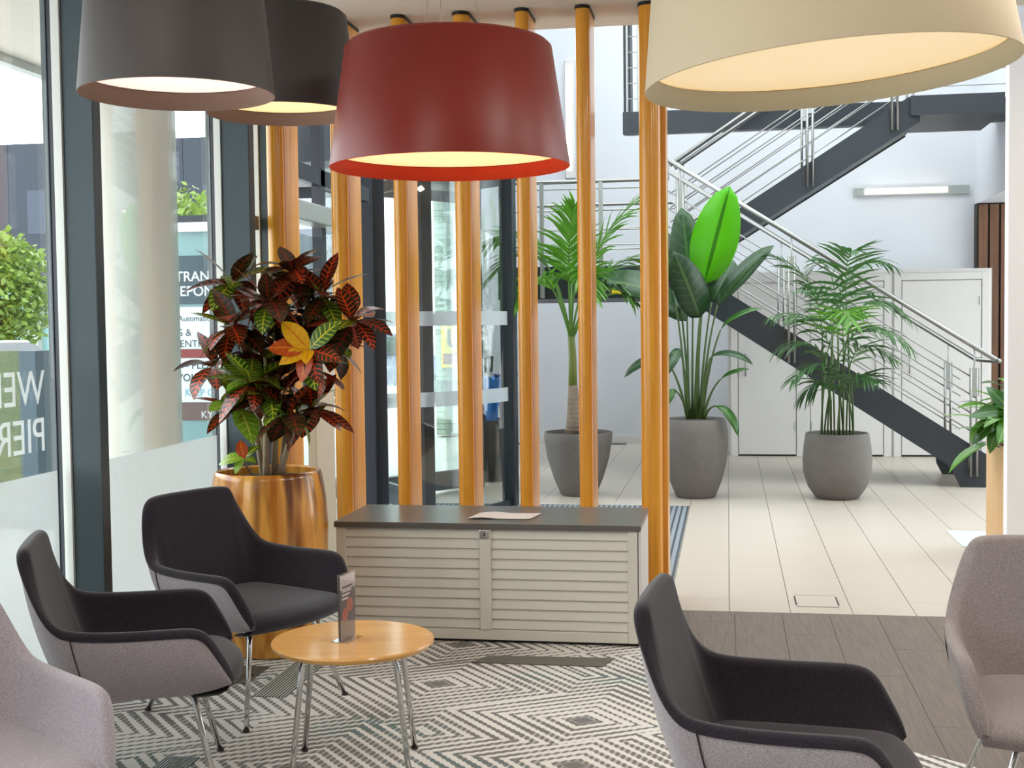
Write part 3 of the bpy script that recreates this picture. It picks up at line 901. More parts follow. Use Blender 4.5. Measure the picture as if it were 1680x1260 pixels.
def make_chair(name, label, outer, inner, loc, rz):
    t = thing(name, label, 'armchair', loc, rz, 'lounge armchairs')
    rim = full(RIM); base = full(BASE)
    ang = [-a for a in reversed(ANG[1:])] + ANG
    TH0 = .042
    nr = len(RIM) * 2 - 1
    outs, ins = [], []
    for k, (R_, B_, a) in enumerate(zip(rim, base, ang)):
        TH = TH0 * {0: .45, 1: .75}.get(min(k, nr - 1 - k), 1.0)
        a = math.radians(a)
        inw = Vector((math.cos(a), -math.sin(a), 0))
        side = abs(math.sin(a))
        # outside: base -> rim, bulging a little
        col = []
        for i in range(9):
            s = i / 8
            p = B_.lerp(R_, s)
            p -= inw * .022 * math.sin(PI * s) ** 1.0
            col.append(p)
        col[0] = B_ + Vector((0, 0, 0))
        outs.append(col)
        # inside: over the rim and down to the seat
        tgt = B_ + inw * .045
        tgt = Vector((min(tgt.x, .30), tgt.y, .42))
        cold = [R_ - inw * .003 + Vector((0, 0, -.012)), R_ - inw * .004 + Vector((0, 0, .002))]
        up = (R_ - B_).normalized()
        if R_.x > .2 and side > .9:
            up = Vector((.75, 0, .66)) if R_.x > .24 else Vector((.35, 0, .93))
        for i in range(1, 6):
            th = PI * i / 6
            cold.append(R_ + inw * (TH / 2 - TH / 2 * math.cos(th)) + up * (TH * .42 * math.sin(th)))
        Rin = R_ + inw * TH
        for i in range(0, 8):
            s = i / 7
            p = Rin.lerp(tgt, s) - inw * .012 * math.sin(PI * s)
            p.z = Rin.z + (tgt.z - Rin.z) * s
            cold.append(p)
        ins.append(cold)
    so = MB().grid([[tuple(p) for p in c] for c in outs])
    # underside
    n = len(base)
    nb = len(so.v)
    so.v += [tuple(p) for p in base] + [(.04, 0, .372)]
    c = nb + n
    for k in range(n - 1): so.f.append((nb + k, nb + k + 1, c))
    so.f.append((nb + n - 1, nb, c))
    sh = so.build('outer_shell', M[outer], t, smooth=True)
    sb = sh.modifiers.new('sub', 'SUBSURF'); sb.levels = 1; sb.render_levels = 2
    si = MB().grid([[tuple(p) for p in c] for c in ins])
    o = si.build('inner_upholstery', M[inner], t, smooth=True)
    sb = o.modifiers.new('sub', 'SUBSURF'); sb.levels = 1; sb.render_levels = 2
    # seam lines on the outside at the back corners
    for sg in (-1, 1):
        k = (len(rim) // 2) + sg * 9
        path = []
        for i in range(9):
            p = outs[k][i].copy()
            path.append(p + Vector((0, sg * .0015, 0)))
        MB().tube(path, .0022, 6).build('seam', M['f_dark'], sh)
        # front closing pieces of the arm ends
    # arm fronts: closing wall between inner and outer at the ends
    for e in (0, -1):
        oc, ic = outs[e], ins[e]
        ob = [tuple(p) for p in oc]; ib = [tuple(p) for p in reversed(ic)]
        m = MB(); m.v = ob + ib; m.f = [tuple(range(len(m.v)))]
        m.build('arm_end', M[inner], t)
    # seat cushion
    rows = []
    NX = 12
    for i in range(NX + 1):
        s = i / NX
        x = -.22 + .59 * s
        row = []
        for j in range(13):
            q = -1 + 2 * j / 12
            hw = .265 + .02 * s
            y = q * hw
            xx = x - (.055 * q * q * s * s)
            z = .452 + .012 * (1 - q * q) * math.sin(PI * min(1, s)) + .01 * (1 - s)
            if abs(q) > .99: z -= .006
            if s > .92: z -= .014
            row.append((xx, y, z))
        rows.append(row)
    def lower(row, dx, z): return [(p[0] + dx, p[1] * 1.0, z) for p in row]
    rows += [lower(rows[-1], .014, .415), lower(rows[-1], .004, .388), lower(rows[-1], -.03, .374), lower(rows[-1], -.12, .372)]
    se = MB().grid(rows).build('seat', M[inner], t, smooth=True)
    sb = se.modifiers.new('sub', 'SUBSURF'); sb.levels = 1; sb.render_levels = 2
    # chrome frames
    for sg in (-1, 1):
        y0 = sg * .175; yf = sg * .295
        p = [(-.27, yf, .004)]
        p += [tuple(q) for q in bez((-.175, y0 + sg * .012, .335), (-.165, y0, .362), (-.125, y0, .362), 5)]
        p += [tuple(q) for q in bez((.165, y0, .362), (.205, y0, .362), (.213, y0 + sg * .012, .335), 5)]
        p += [(.29, yf, .004)]
        fr = MB().tube(p, .0105, 12).build('leg_frame', M['chrome'], t, smooth=True)
        for xf in (-.27, .29):
            MB().tube([(xf, yf, 0), (xf, yf, .014)], .0135, 12).build('foot', M['rubber'], fr)
    for xx in (-.08, .12):
        MB().tube([(xx, -.18, .362), (xx, .18, .362)], .009, 10).build('cross_bar', M['chrome'], t, smooth=True)
    return t

make_chair('armchair', 'charcoal armchair facing right, nearest the wide window mullion', 'f_grey', 'f_dark', (-2.032, 4.083, 0), math.radians(22.5))
make_chair('armchair', 'charcoal armchair in front of the barrel planter, behind the round table', 'f_grey', 'f_dark', (-2.01, 5.07, 0), math.radians(-23.4))
make_chair('armchair', 'charcoal armchair with black inside facing right, at the bottom right centre', 'f_grey', 'f_dark', (.114, 3.367, 0), math.radians(-5.1))
make_chair('armchair', 'taupe armchair facing the camera, cut by the right edge', 'f_taupe', 'f_taupe', (1.0, 4.0, 0), math.radians(-92))
make_chair('armchair', 'pale mauve armchair cut by the bottom left corner', 'f_pale', 'f_pale', (-2.053, 3.055, 0), math.radians(-36))

# ------------------------------------------------------------------ pendant lamps
def pendant(label, loc, R0, R1, Hh, shade, lining, glow, power, col, tilt=(0, 0), cords=3, recess=.05):
    t = thing('pendant_lamp', label, 'lamp', loc, group='drum pendant lamps')
    t.rotation_euler = (tilt[0], tilt[1], 0)
    MB().lathe([(R0, 0), (R0 * .998 + R1 * .002, .004), (R1 + (R0 - R1) * .04, Hh * .96), (R1 - .012, Hh - .004), (R1 - .03, Hh), (.001, Hh + .001)], 64, caps=False).build('shade', M[shade], t, auto=50)
    sl = (R0 - R1) / Hh
    o = MB().lathe([(R0, 0), (R0 - .003, -.001), (R0 - .006 - sl * recess * 1.0, recess), (R0 - .018 - sl * recess, recess + .002)], 64, caps=False)
    o.build('lining', M[lining], t, smooth=True)
    rr = R0 - .006 - sl * recess
    MB().lathe([(.001, recess + .006), (rr, recess + .006), (rr, recess + .012), (.001, recess + .012)], 64).build('diffuser', M[glow], t, auto=30)
    for k in range(cords):
        a = 2 * PI * k / cords + .5
        rc = R1 * .35
        top_z = (3.34 - loc[2])
        MB().tube([(rc * math.cos(a), rc * math.sin(a), Hh), (.03 * math.cos(a), .03 * math.sin(a), top_z - .02)], .0022, 6).build('cord', M['beige'], t)
    MB().lathe([(.06, 3.34 - loc[2] - .03), (.06, 3.34 - loc[2] - .002)], 24).build('ceiling_rose', M['white_paint'], t, auto=40)
    return t
pendant('large dark red drum pendant with orange lining in the centre', (-1.03, 4.75, 2.175), .452, .385, .46, 'l_red', 'l_red_in', 'glow_y', 14, (1, .8, .5))
pendant('very large beige drum pendant, tilted, at the top right', (.253, 3.35, 2.195), .462, .40, .46, 'l_beige', 'l_beige_in', 'glow_b', 10, (1, .8, .55), (0, math.radians(-3.6)))
pendant('charcoal pendant nearest the wide window mullion', (-1.60, 3.6, 2.27), .284, .24, .46, 'l_grey', 'l_grey_in', 'glow_w', 8, (1, .85, .7))
pendant('charcoal pendant partly hidden behind the red one', (-1.825, 5.15, 2.468), .312, .268, .42, 'l_grey', 'l_grey_in', 'glow_y', 8, (1, .82, .6))

# ------------------------------------------------------------------ leaves
def leaf_mb(L, Wd, bend=.3, fold=.15, n=6, peak=.45, wave=0, pw=(.8, .75)):
    """leaf along +x, normal +z, uv across/along"""
    mb = MB(); mb.uv = []
    x = z = 0.0
    a = 0.0
    pos = [(0, 0, 0)]
    for i in range(n):
        a -= bend / n
        x += math.cos(a) * L / n; z += math.sin(a) * L / n
        pos.append((x, z, a))
    for i, (px, pz, aa) in enumerate(pos):
        t = i / n
        if t < peak: w = math.sin(PI / 2 * (t / peak)) ** pw[0]
        else: w = math.cos(PI / 2 * ((t - peak) / (1 - peak))) ** pw[1]
        w = max(w, .03) * Wd / 2
        up = fold * w
        wv = wave * math.sin(t * 9)
        for s in (-1, 0, 1):
            zz = pz + (up + wv * w if s else 0)
            mb.v.append((px - math.sin(aa) * 0, s * w, zz))
            mb.uv.append((.5 + .5 * s, t))
    for i in range(n):
        for k in range(2):
            b = i * 3 + k
            mb.f.append((b, b + 3, b + 4, b + 1))
    return mb

def leaf_meshes(prefix, mats, variants):
    out = {}
    for m in mats:
        out[m] = []
        for v in variants:
            me = leaf_mb(**v).mesh(prefix, True); me.materials.append(M[m]); out[m].append(me)
    return out

def orient(o, pos, direction, normal=(0, 0, 1), scale=1.0, roll=0):
    d = Vector(direction).normalized()
    nrm = Vector(normal)
    y = nrm.cross(d)
    if y.length < 1e-4: y = Vector((0, 1, 0)).cross(d)
    y.normalize()
    z = d.cross(y)
    m = Matrix((d, y, z)).transposed().to_4x4()
    m = Matrix.Translation(pos) @ m @ Matrix.Rotation(roll, 4, 'X') @ Matrix.Diagonal((scale, scale, scale, 1))
    o.matrix_basis = m

# ------------------------------------------------------------------ croton in wooden barrel pot
PX, PY = -2.215, 5.93
cr = thing('croton_pot', 'tall glossy barrel planter of streaked brown wood', 'planter', (PX, PY, 0))
MB().lathe([(.185, 0.002), (.205, .01), (.235, .12), (.262, .28), (.283, .48), (.287, .62), (.280, .74), (.262, .86), (.256, .882), (.246, .888), (.236, .88), (.238, .84), (.001, .835)], 56).build('barrel', M['pot_wood'], cr, auto=50)
MB().lathe([(.236, .836), (.235, .846), (.12, .858), (.001, .862)], 40).build('soil', M['soil'], cr, smooth=True)
ct = thing('croton_plant', 'croton with dark red and yellow veined leaves in the barrel planter', 'plant', (PX, PY, .858))
CM = leaf_meshes('leaf', ['cr_red', 'cr_dark', 'cr_green', 'cr_lime', 'cr_yellow', 'cr_orange'],
                 [dict(L=.225, Wd=.115, bend=.6, fold=.12, n=6), dict(L=.20, Wd=.115, bend=1.0, fold=.15, n=6), dict(L=.215, Wd=.105, bend=.35, fold=.1, n=6)])
def cpos(px, py, dy=0):
    y = 5.85 + dy
    k = y / 5.85
    X = (-2.463 + (px - 350) * .003074) * k
    Z = 1.58 + (1.695 - 1.58 - (py - 500) * .00295) * k
    return Vector((X - PX, y - PY, Z - .858))
clusters = [((488, 432, .02), 15, ('cr_dark', 'cr_red', 'cr_dark')), ((388, 452, .03), 13, ('cr_green', 'cr_dark', 'cr_red')), ((582, 512, -.02), 12, ('cr_red', 'cr_dark', 'cr_red')),
            ((500, 500, .12), 15, ('cr_dark', 'cr_dark', 'cr_red')), ((385, 520, -.12), 13, ('cr_dark', 'cr_red', 'cr_dark')), ((446, 480, -.18), 13, ('cr_red', 'cr_dark', 'cr_red')),
            ((425, 560, .08), 13, ('cr_dark', 'cr_red', 'cr_dark')), ((515, 585, -.10), 9, ('cr_red', 'cr_dark', 'cr_red')), ((415, 610, -.14), 14, ('cr_green', 'cr_green', 'cr_red')),
            ((392, 648, -.02), 9, ('cr_red', 'cr_green', 'cr_lime')), ((450, 635, -.05), 12, ('cr_red', 'cr_dark', 'cr_green')), ((515, 655, .02), 13, ('cr_red', 'cr_dark', 'cr_red')),
            ((535, 470, .02), 11, ('cr_dark', 'cr_red', 'cr_dark')), ((470, 560, .10), 13, ('cr_dark', 'cr_dark', 'cr_red')), ((545, 555, .08), 11, ('cr_dark', 'cr_red', 'cr_dark')), ((355, 585, .02), 7, ('cr_dark', 'cr_red', 'cr_lime')), ((475, 665, -.12), 9, ('cr_red', 'cr_green', 'cr_dark')), ((435, 600, .14), 9, ('cr_dark', 'cr_red', 'cr_dark'))]
hub = {}
for ci, ((px, py, dy), n, kinds) in enumerate(clusters):
    c = cpos(px, py + 12, dy)
    n = int(n * 1.28)
    for i in range(n):
        az = i * 2.39996 + ci
        el = math.radians(70 - 112 * (i / n) ** .8 + random.uniform(-10, 10))
        d = Vector((math.cos(az) * math.cos(el), math.sin(az) * math.cos(el), math.sin(el)))
        mname = random.choice(kinds + ('cr_green',)) if i % 2 else random.choice(kinds)
        o = link('leaf', random.choice(CM[mname]), None, ct)
        orient(o, c + d * .015 + Vector((0, 0, -.03 + .03 * random.random())), d, (0, 0, 1), random.uniform(.8, 1.08), random.uniform(-.4, .4))
# the yellow rosette and the small sprout at the base
yc = cpos(512, 575, -.22)
for (dx, dz, dy, m, s) in ((-.10, .13, -.05, 'cr_yellow', .85), (-.17, .04, -.06, 'cr_orange', .9), (-.11, -.03, -.09, 'cr_yellow', .7), (.01, -.02, -.10, 'cr_yellow', .55),
                           (.12, .14, -.04, 'cr_green', .9), (.15, -.02, -.06, 'cr_red', .75), (-.03, -.12, -.08, 'cr_orange', .7), (.05, -.13, -.07, 'cr_red', .75)):
    o = link('leaf', CM[m][0], None, ct)
    orient(o, yc, (dx, dy, dz), (.0, -.8, .5), s)
sc_ = cpos(402, 752, -.1)
for (dx, dz, dy, m, s) in ((-.12, .03, -.04, 'cr_lime', .7), (-.02, .1, -.02, 'cr_orange', .5), (-.06, -.05, -.06, 'cr_lime', .45), (.05, .09, .0, 'cr_green', .5), (.06, .02, -.05, 'cr_green', .4)):
    o = link('leaf', CM[m][1], None, ct)
    orient(o, sc_, (dx, dy, dz), (0, -.6, .8), s)
MB().tube([(-.05, -.04, 0), tuple(cpos(405, 765, -.06)), tuple(sc_)], [.006, .005, .004], 6).build('stem', M['bark2'], ct)
for (bx, by, c, mid) in ((-.02, .0, (400, 600, 0), (425, 720, -.02)), (.0, -.03, (440, 580, -.05), (440, 700, -.03)), (.03, .01, (470, 560, .05), (452, 690, .0)), (.05, .0, (500, 640, 0), (480, 720, 0)), (.06, .03, (510, 500, .05), (470, 680, .05)), (-.02, .05, (390, 520, 0), (430, 680, .05))):
    p0 = Vector((bx, by, -.01)); p1 = cpos(*mid); p2 = cpos(*c)
    MB().tube([tuple(q) for q in bez(p0, p1, p2, 8)], [.018 - .0012 * i for i in range(9)], 10).build('stem', M['bark2'], ct, smooth=True)

# ------------------------------------------------------------------ grey pots
def pot(label, loc, prof, zs):
    t = thing('plant_pot', label, 'pot', loc, group='round grey pots in the atrium')
    MB().lathe(prof, 48).build('vessel', M['concrete_pot'], t, auto=60)
    MB().lathe([(zs[0], zs[1] - .01), (zs[0], zs[1]), (.001, zs[1] + .012)], 32).build('soil', M['soil'], t, smooth=True)
    return t
pot('grey tapered pot with the trunked palm, behind the slim posts', (-1.372, 11.75, 0),
    [(.15, .0), (.165, .01), (.23, .16), (.285, .34), (.312, .50), (.318, .582), (.312, .588), (.30, .586), (.295, .56), (.001, .555)], (.296, .56))
pot('tall grey pot holding the big paddle-leaved plant', (-.296, 11.70, 0),
    [(.165, .0), (.18, .01), (.232, .14), (.278, .32), (.296, .46), (.292, .60), (.272, .71), (.264, .715), (.254, .71), (.25, .68), (.001, .675)], (.252, .68))
pot('squat round grey pot with the feathery palm', (.957, 11.72, 0),
    [(.17, .0), (.19, .008), (.255, .10), (.297, .23), (.304, .34), (.295, .46), (.277, .58), (.27, .586), (.258, .582), (.255, .55), (.001, .545)], (.258, .55))

def frond_mb(p0, p1, p2, npair, leaf_len, width, droop=.5, spread=55, r=.007, seed=0, t0=.16):
    rnd = random.Random(seed)
    pts = bez(p0, p1, p2, 14)
    mb = MB()
    mb.tube([tuple(p) for p in pts], [r * (1 - .75 * i / 14) for i in range(15)], 6)
    uv = [(.5, .5)] * len(mb.v)
    for k in range(npair):
        t = t0 + (1 - t0) * k / (npair - 1)
        f = t * 14; i = min(13, int(f)); fr = f - i
        p = pts[i].lerp(pts[i + 1], fr)
        tan = (pts[i + 1] - pts[i]).normalized()
        up = Vector((0, 0, 1)) - tan * tan.z
        if up.length < .2: up = Vector((0, -1, 0)) - tan * (-tan.y)
        up.normalize()
        lat = tan.cross(up)
        ll = leaf_len * (.55 + .45 * math.sin(PI * min(1, .18 + t * .85))) * rnd.uniform(.85, 1.12)
        if t > .9: ll *= .8
        for s in (-1, 1):
            a = math.radians(spread * (1.05 - .55 * t) + rnd.uniform(-7, 7))
            d = (tan * math.cos(a) + lat * s * math.sin(a) + up * rnd.uniform(.0, .25)).normalized()
            q = p.copy(); seg = 3
            n0 = len(mb.v)
            dd = d.copy()
            side = dd.cross(up).normalized()
            for j in range(seg + 1):
                u = j / seg
                w = width * (.5 if j == 0 else 1.0 if j == 1 else .75 if j == 2 else .06) * .5
                mb.v.append(tuple(q + side * w)); mb.v.append(tuple(q - side * w))
                uv.append((0.15, u)); uv.append((.85, u))
                dd = (dd + Vector((0, 0, -droop / seg * rnd.uniform(.7, 1.3)))).normalized()
                q = q + dd * ll / seg
            for j in range(seg):
                b = n0 + 2 * j
                mb.f.append((b, b + 1, b + 3, b + 2))
    mb.uv = uv
    return mb

def lin(px, py, dy, x0, px0, kx, z0, py0, kz):
    return Vector((x0 + (px - px0) * kx, dy, z0 - (py - py0) * kz))

# trunked palm
pa = thing('palm_tree', 'slender palm with ringed trunk and arching fronds behind the posts', 'plant', (-1.372, 11.75, .56))
def pp_(px, py, dy=0): return Vector(((px - 946) * .00567, dy, (815 - py) * .00567 - .56))
MB().tube([tuple(pp_(*q)) for q in ((942, 714), (941, 690), (939, 660), (938, 636))], [.098, .078, .056, .043], 14).build('trunk', M['palm_trunk'], pa, smooth=True)
for i in range(9):
    zc = pp_(941.5 - i * .4, 708 - i * 7.5)
    r = .097 - .0062 * i
    MB().tube([tuple(zc), tuple(zc + Vector((0, 0, .006)))], r, 14).build('trunk_ring', M['bark2'], pa)
MB().tube([tuple(pp_(*q)) for q in ((938, 638), (938, 590), (936, 555), (934, 530))], [.042, .036, .032, .024], 12).build('crownshaft', M['palm_green'], pa, smooth=True)
FR = [((905, 330, -.15), (792, 480, -.25), 30, .50, 'frond'), ((875, 290, .3), (752, 430, .4), 28, .48, 'frond'), ((960, 400, -.1), (1066, 322, -.1), 28, .44, 'frond_l'),
      ((985, 380, .3), (1085, 450, .4), 26, .44, 'frond'), ((905, 400, -.35), (868, 500, -.7), 26, .40, 'frond_l'), ((950, 390, -.4), (985, 490, -.7), 26, .40, 'frond_l'),
      ((930, 360, .4), (925, 400, .9), 22, .36, 'frond'), ((930, 400, -.1), (948, 350, -.2), 24, .38, 'frond_l'), ((1000, 430, -.2), (1040, 500, -.3), 22, .36, 'frond')]
for i, (c, e, n, L, m) in enumerate(FR):
    frond_mb(pp_(936, 565), pp_(*c), pp_(*e), n, L, .034, .6, 52, .012, i, .36).build('frond', M[m], pa, smooth=True)

# paddle-leaved plant
bp_ = thing('bird_of_paradise', 'tall plant with large paddle leaves, one glowing bright green', 'plant', (-.296, 11.70, .68))
def bb(px, py, dy=0): return Vector(((px - 1141) * .00549, dy, (818 - py) * .00555 - .68))
def paddle(J, T, w, mat, base, droop=.3, nrm=(0, -1, .25), idx=0, fold=.25):
    j, t = bb(*J), bb(*T)
    b = bb(*base)
    ctrl = b.lerp(j, .6) + Vector(((b.x - j.x) * .25, 0, .05))
    mb = MB().tube([tuple(q) for q in bez(b, ctrl, j, 8)], [.014, .013, .012, .011, .010, .009, .008, .008, .007], 7)
    o = mb.build('leaf_stalk', M['stalk'], bp_, smooth=True)
    d = t - j
    lm = leaf_mb(d.length * (1 + droop * droop / 8), w, droop, fold, 12, .45, .05, (.5, .55))
    l = link('leaf', lm.mesh('leaf', True), M[mat], bp_)
    dirn = d.normalized()
    orient(l, j, dirn, nrm)
    # start a little above the chord so the drooping tip ends on target
    l.matrix_basis = l.matrix_basis @ Matrix.Rotation(-droop / 2, 4, 'Y')
    l.modifiers.new('thick', 'SOLIDIFY').thickness = .002
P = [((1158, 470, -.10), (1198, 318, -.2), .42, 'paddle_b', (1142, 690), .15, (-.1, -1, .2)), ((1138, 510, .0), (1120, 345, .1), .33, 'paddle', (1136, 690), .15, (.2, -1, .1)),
     ((1110, 500, -.1), (988, 462, -.25), .34, 'paddle', (1128, 690), .7, (0, -.7, .7)), ((1112, 470, .15), (1076, 375, .3), .28, 'paddle', (1132, 690), .3, (.3, -1, .2)),
     ((1178, 505, .0), (1266, 412, -.1), .20, 'paddle', (1150, 690), .4, (.3, -.5, .8)), ((1150, 525, -.2), (1112, 425, -.5), .30, 'paddle', (1140, 690), .5, (.1, -1, .3)),
     ((1183, 545, -.1), (1244, 512, -.25), .11, 'lily_d', (1152, 690), .8, (0, -.5, .9)), ((1166, 590, -.12), (1226, 596, -.25), .12, 'paddle', (1150, 690), 1.3, (0, -.4, .9)),
     ((1183, 625, -.05), (1226, 608, -.15), .08, 'lily_d', (1154, 690), .6, (0, -.5, .9)), ((1176, 668, -.1), (1206, 705, -.2), .10, 'lily_d', (1156, 690), 1.6, (.2, -.6, .8)),
     ((1092, 590, .0), (1032, 615, -.1), .12, 'paddle', (1128, 690), 1.2, (0, -.6, .8)), ((1118, 575, -.2), (1100, 610, -.4), .10, 'paddle', (1132, 690), 1.2, (0, -1, .5)),
     ((1168, 500, .2), (1205, 430, .4), .22, 'paddle', (1148, 690), .3, (0, -1, .3)), ((1128, 530, .1), (1060, 480, .3), .24, 'paddle', (1130, 690), .7, (0, -.8, .6)),
     ((1108, 640, -.2), (1094, 665, -.3), .08, 'lily_d', (1130, 690), 1.0, (0, -1, .4)), ((1150, 480, .25), (1160, 400, .3), .24, 'paddle', (1145, 690), .2, (0, -1, 0))]
for i, q in enumerate(P):
    paddle(*q, idx=i)

# feathery kentia palm
ke = thing('kentia_palm', 'feathery multi-stemmed palm in the squat grey pot', 'plant', (.957, 11.72, .55))
def kk(px, py, dy=0): return Vector(((px - 1376) * .00532, dy, (820 - py) * .00545 - .55))
KF = [((1352, 470, -.1), (1262, 420, -.2)), ((1340, 520, -.2), (1268, 520, -.4)), ((1345, 560, -.1), (1280, 575, -.2)), ((1355, 590, -.3), (1300, 620, -.5)), ((1372, 430, .1), (1340, 440, .1)),
      ((1395, 420, .1), (1470, 440, .2)), ((1380, 430, -.2), (1400, 420, -.4)), ((1420, 470, -.1), (1490, 530, -.2)), ((1410, 520, -.3), (1480, 570, -.5)), ((1400, 560, -.1), (1460, 590, -.3)),
      ((1370, 480, .3), (1330, 470, .5)), ((1390, 500, .3), (1440, 480, .5)), ((1375, 500, -.4), (1385, 530, -.7)), ((1360, 620, -.2), (1315, 650, -.3)), ((1388, 620, -.3), (1425, 620, -.5))]
for i, (c, e) in enumerate(KF):
    bx = 1376 + ((i * 7) % 11 - 5) * 5
    mid = kk(*c)
    base = Vector(((bx - 1376) * .0054, ((i * 5) % 7 - 3) * .02, 0))
    start = base.lerp(mid, .62); start.x = base.x + (mid.x - base.x) * .3
    MB().tube([tuple(q) for q in bez(base, base + Vector((0, 0, .2)), start, 6)], .009, 6).build('cane', M['stalk'], ke, smooth=True)
    frond_mb(start, mid + Vector((0, 0, .12)), kk(*e), 15, .36, .028, (.6, 1.1, .85)[i % 3], (62, 48, 55)[i % 3], .006, 40 + i).build('frond', M['frond_l'] if i in (12, ) else M['kentia'], ke, smooth=True)

# planter at the right with a broad-leaved plant
rp = thing('timber_planter', 'tall planter clad in pale timber boards beside the white pier', 'planter', (1.765, 8.3, 0))
MB().box(.012, .9, .012, .9, .004, .70).build('liner', M['black'], rp)
bd = MB().box(0, .068, -.0, .012, .004, .75).mesh('board'); bd.materials.append(M['pine'])
for i in range(13):
    o = link('board', bd, None, rp); o.location = (i * .0705, 0, 0)
bd2 = MB().box(-.012, .0, 0, .068, .004, .75).mesh('board'); bd2.materials.append(M['pine'])
for i in range(13):
    o = link('board', bd2, None, rp); o.location = (0, i * .0705, 0)
MB().box(.012, .9, .012, .9, .70, .71).build('soil', M['soil'], rp)
MB().box(.15, .95, .5, .56, .71, 1.22).build('back_board', M['pine'], rp)
rl = thing('peace_lily', 'bushy plant with broad drooping leaves in the timber planter', 'plant', (1.87, 8.80, .71))
LM = leaf_meshes('leaf', ['lily', 'lily_d'], [dict(L=.34, Wd=.11, bend=.8, fold=.2, n=7), dict(L=.28, Wd=.1, bend=1.2, fold=.25, n=7), dict(L=.4, Wd=.12, bend=.5, fold=.2, n=7)])
rnd = random.Random(5)
for i in range(64):
    az = i * 2.4
    el = math.radians(rnd.uniform(-25, 70))
    d = Vector((math.cos(az) * math.cos(el), math.sin(az) * math.cos(el), math.sin(el)))
    rr = rnd.uniform(.02, .2)
    p = Vector((math.cos(az) * rr, math.sin(az) * rr * .7, rnd.uniform(.05, .42)))
    o = link('leaf', rnd.choice(LM[rnd.choice(['lily', 'lily', 'lily_d'])]), None, rl)
    orient(o, p, d, (0, 0, 1), rnd.uniform(.6, 1.0), rnd.uniform(-.5, .5))
    if i % 2 == 0:
        MB().tube([(p.x * .3, p.y * .3, 0), (p.x * .6, p.y * .6, p.z * .6), tuple(p)], .005, 5).build('leaf_stalk', M['stalk'], rl)
for (tx, tz, ty, s) in ((-.42, -.12, -.1, 1.25), (-.34, -.28, -.15, 1.15), (-.2, .3, -.1, .9), (-.3, .1, -.1, 1.0)):
    o = link('leaf', LM['lily_d'][1], None, rl)
    orient(o, (-.06, -.1, .26), (tx, ty, tz), (-.3, -.7, .6), s)

sl_ = MB().box(1.60, 2.6, 9.22, 9.92, .0, .006).build('stone_slab', M['concrete_col'])
tag(sl_, 'thin grey stone slab on the floor beside the timber planter', 'slab')
# ------------------------------------------------------------------ umbrella stand
us = thing('umbrella_stand', 'black umbrella stand behind the revolving door', 'stand', (-2.44, 12.85, 0))
MB().lathe([(.24, .004), (.25, .02), (.25, .60), (.255, .62), (.245, .62), (.24, .60), (.24, .05), (.001, .045)], 32).build('bin', M['black'], us, auto=40)
for (dx, dy, m, lb, z) in ((-.15, -.06, 'umb_blue', 'bright blue folded umbrella at the left of the stand', .0), (.07, -.12, 'umb_blue', 'bright blue folded umbrella in the middle of the stand', .03), (.16, .06, 'umb_navy', 'navy folded umbrella with a straight black handle', .05), (-.04, .12, 'umb_navy', 'navy folded umbrella at the back of the stand', .0)):
    u = thing('umbrella', lb, 'umbrella', (-2.44 + dx * 1.15, 12.85 + dy * 1.3, .16 + z), group='umbrellas in the stand')
    n = 16
    rows = []
    for (r, zz) in ((.012, .06), (.03, .15), (.045, .4), (.055, .56), (.09, .72), (.105, .86), (.03, .80)):
        rows.append([((r * (1 + .28 * (-1) ** k)) * math.cos(2 * PI * k / n), (r * (1 + .28 * (-1) ** k)) * math.sin(2 * PI * k / n), zz + (.02 * (-1) ** k if zz > .65 else 0)) for k in range(n)])
    MB().grid(rows, True).build('canopy', M[m], u, smooth=True)
    MB().tube([(0, 0, 0), (0, 0, 1.0)], .006, 8).build('shaft', M['steel'], u)
    MB().tube([(0, 0, .92), (0.012, 0, 1.08)], .016, 10).build('handle', M['black'], u)

# ------------------------------------------------------------------ outside
gp = struct(MB().box(-90, FX - .06, -30, 120, -.3, -.03).build('floor_outside', M['paving']), 'pale paving outside the glass')
cn = struct(MB().box(-4.72, FX - .1, -4, 8.95, 3.42, 3.75).build('ceiling_canopy', M['ceiling_white']), 'cream soffit of the canopy outside')
MB().box(-4.8, -4.72, -4, 8.95, 3.36, 3.8).build('canopy_edge', M['alu'], cn)
co = MB().lathe([(.285, -.03), (.285, 3.42)], 40, -4.165, 8.62).build('concrete_column', M['concrete_col'], auto=40)
tag(co, 'pale round concrete column standing outside the glass', 'column')
# building across the road
ab = thing('office_building', 'blue-grey clad office building across the road', 'building', (-30, 39, 0))
MB().box(-30, 15.5, 0, 12, 3.2, 7.6).build('upper_wall', M['clad'], ab)
MB().box(-29.5, 15, .6, 12, 0, 3.2).build('ground_wall', M['clad_d'], ab)
MB().box(6.5, 15.5, -.6, 0, 3.2, 7.6).build('projecting_bay', M['clad_d'], ab)
for i in range(22):
    x = -29 + i * 2.02
    MB().box(x + .1, x + 1.9, .5, .6, .3, 3.0).build('shop_window', M['teal_glass'], ab)
    if i % 3 == 0: MB().box(x - .25, x + .1, .2, .62, 0, 3.2).build('pillar', M['concrete_col'], ab)
for i in range(15):
    x = -29 + i * 3.0
    y0 = -.62 if x > 6.2 else -.02
    MB().box(x, x + .05, y0, 0.01, 3.2, 7.6).build('panel_joint', M['clad_d'], ab)
    MB().box(x + .7, x + 2.3, y0, y0 + .03, 4.7, 6.1).build('window', M['clad_d' if x < 6.2 else 'clad'], ab)
for i in range(10):
    x = -24 + i * 1.3
    MB().tube([(x, 2, 7.6), (x, 2, 8.9)], .03, 5).build('roof_rail_post', M['alu'], ab)
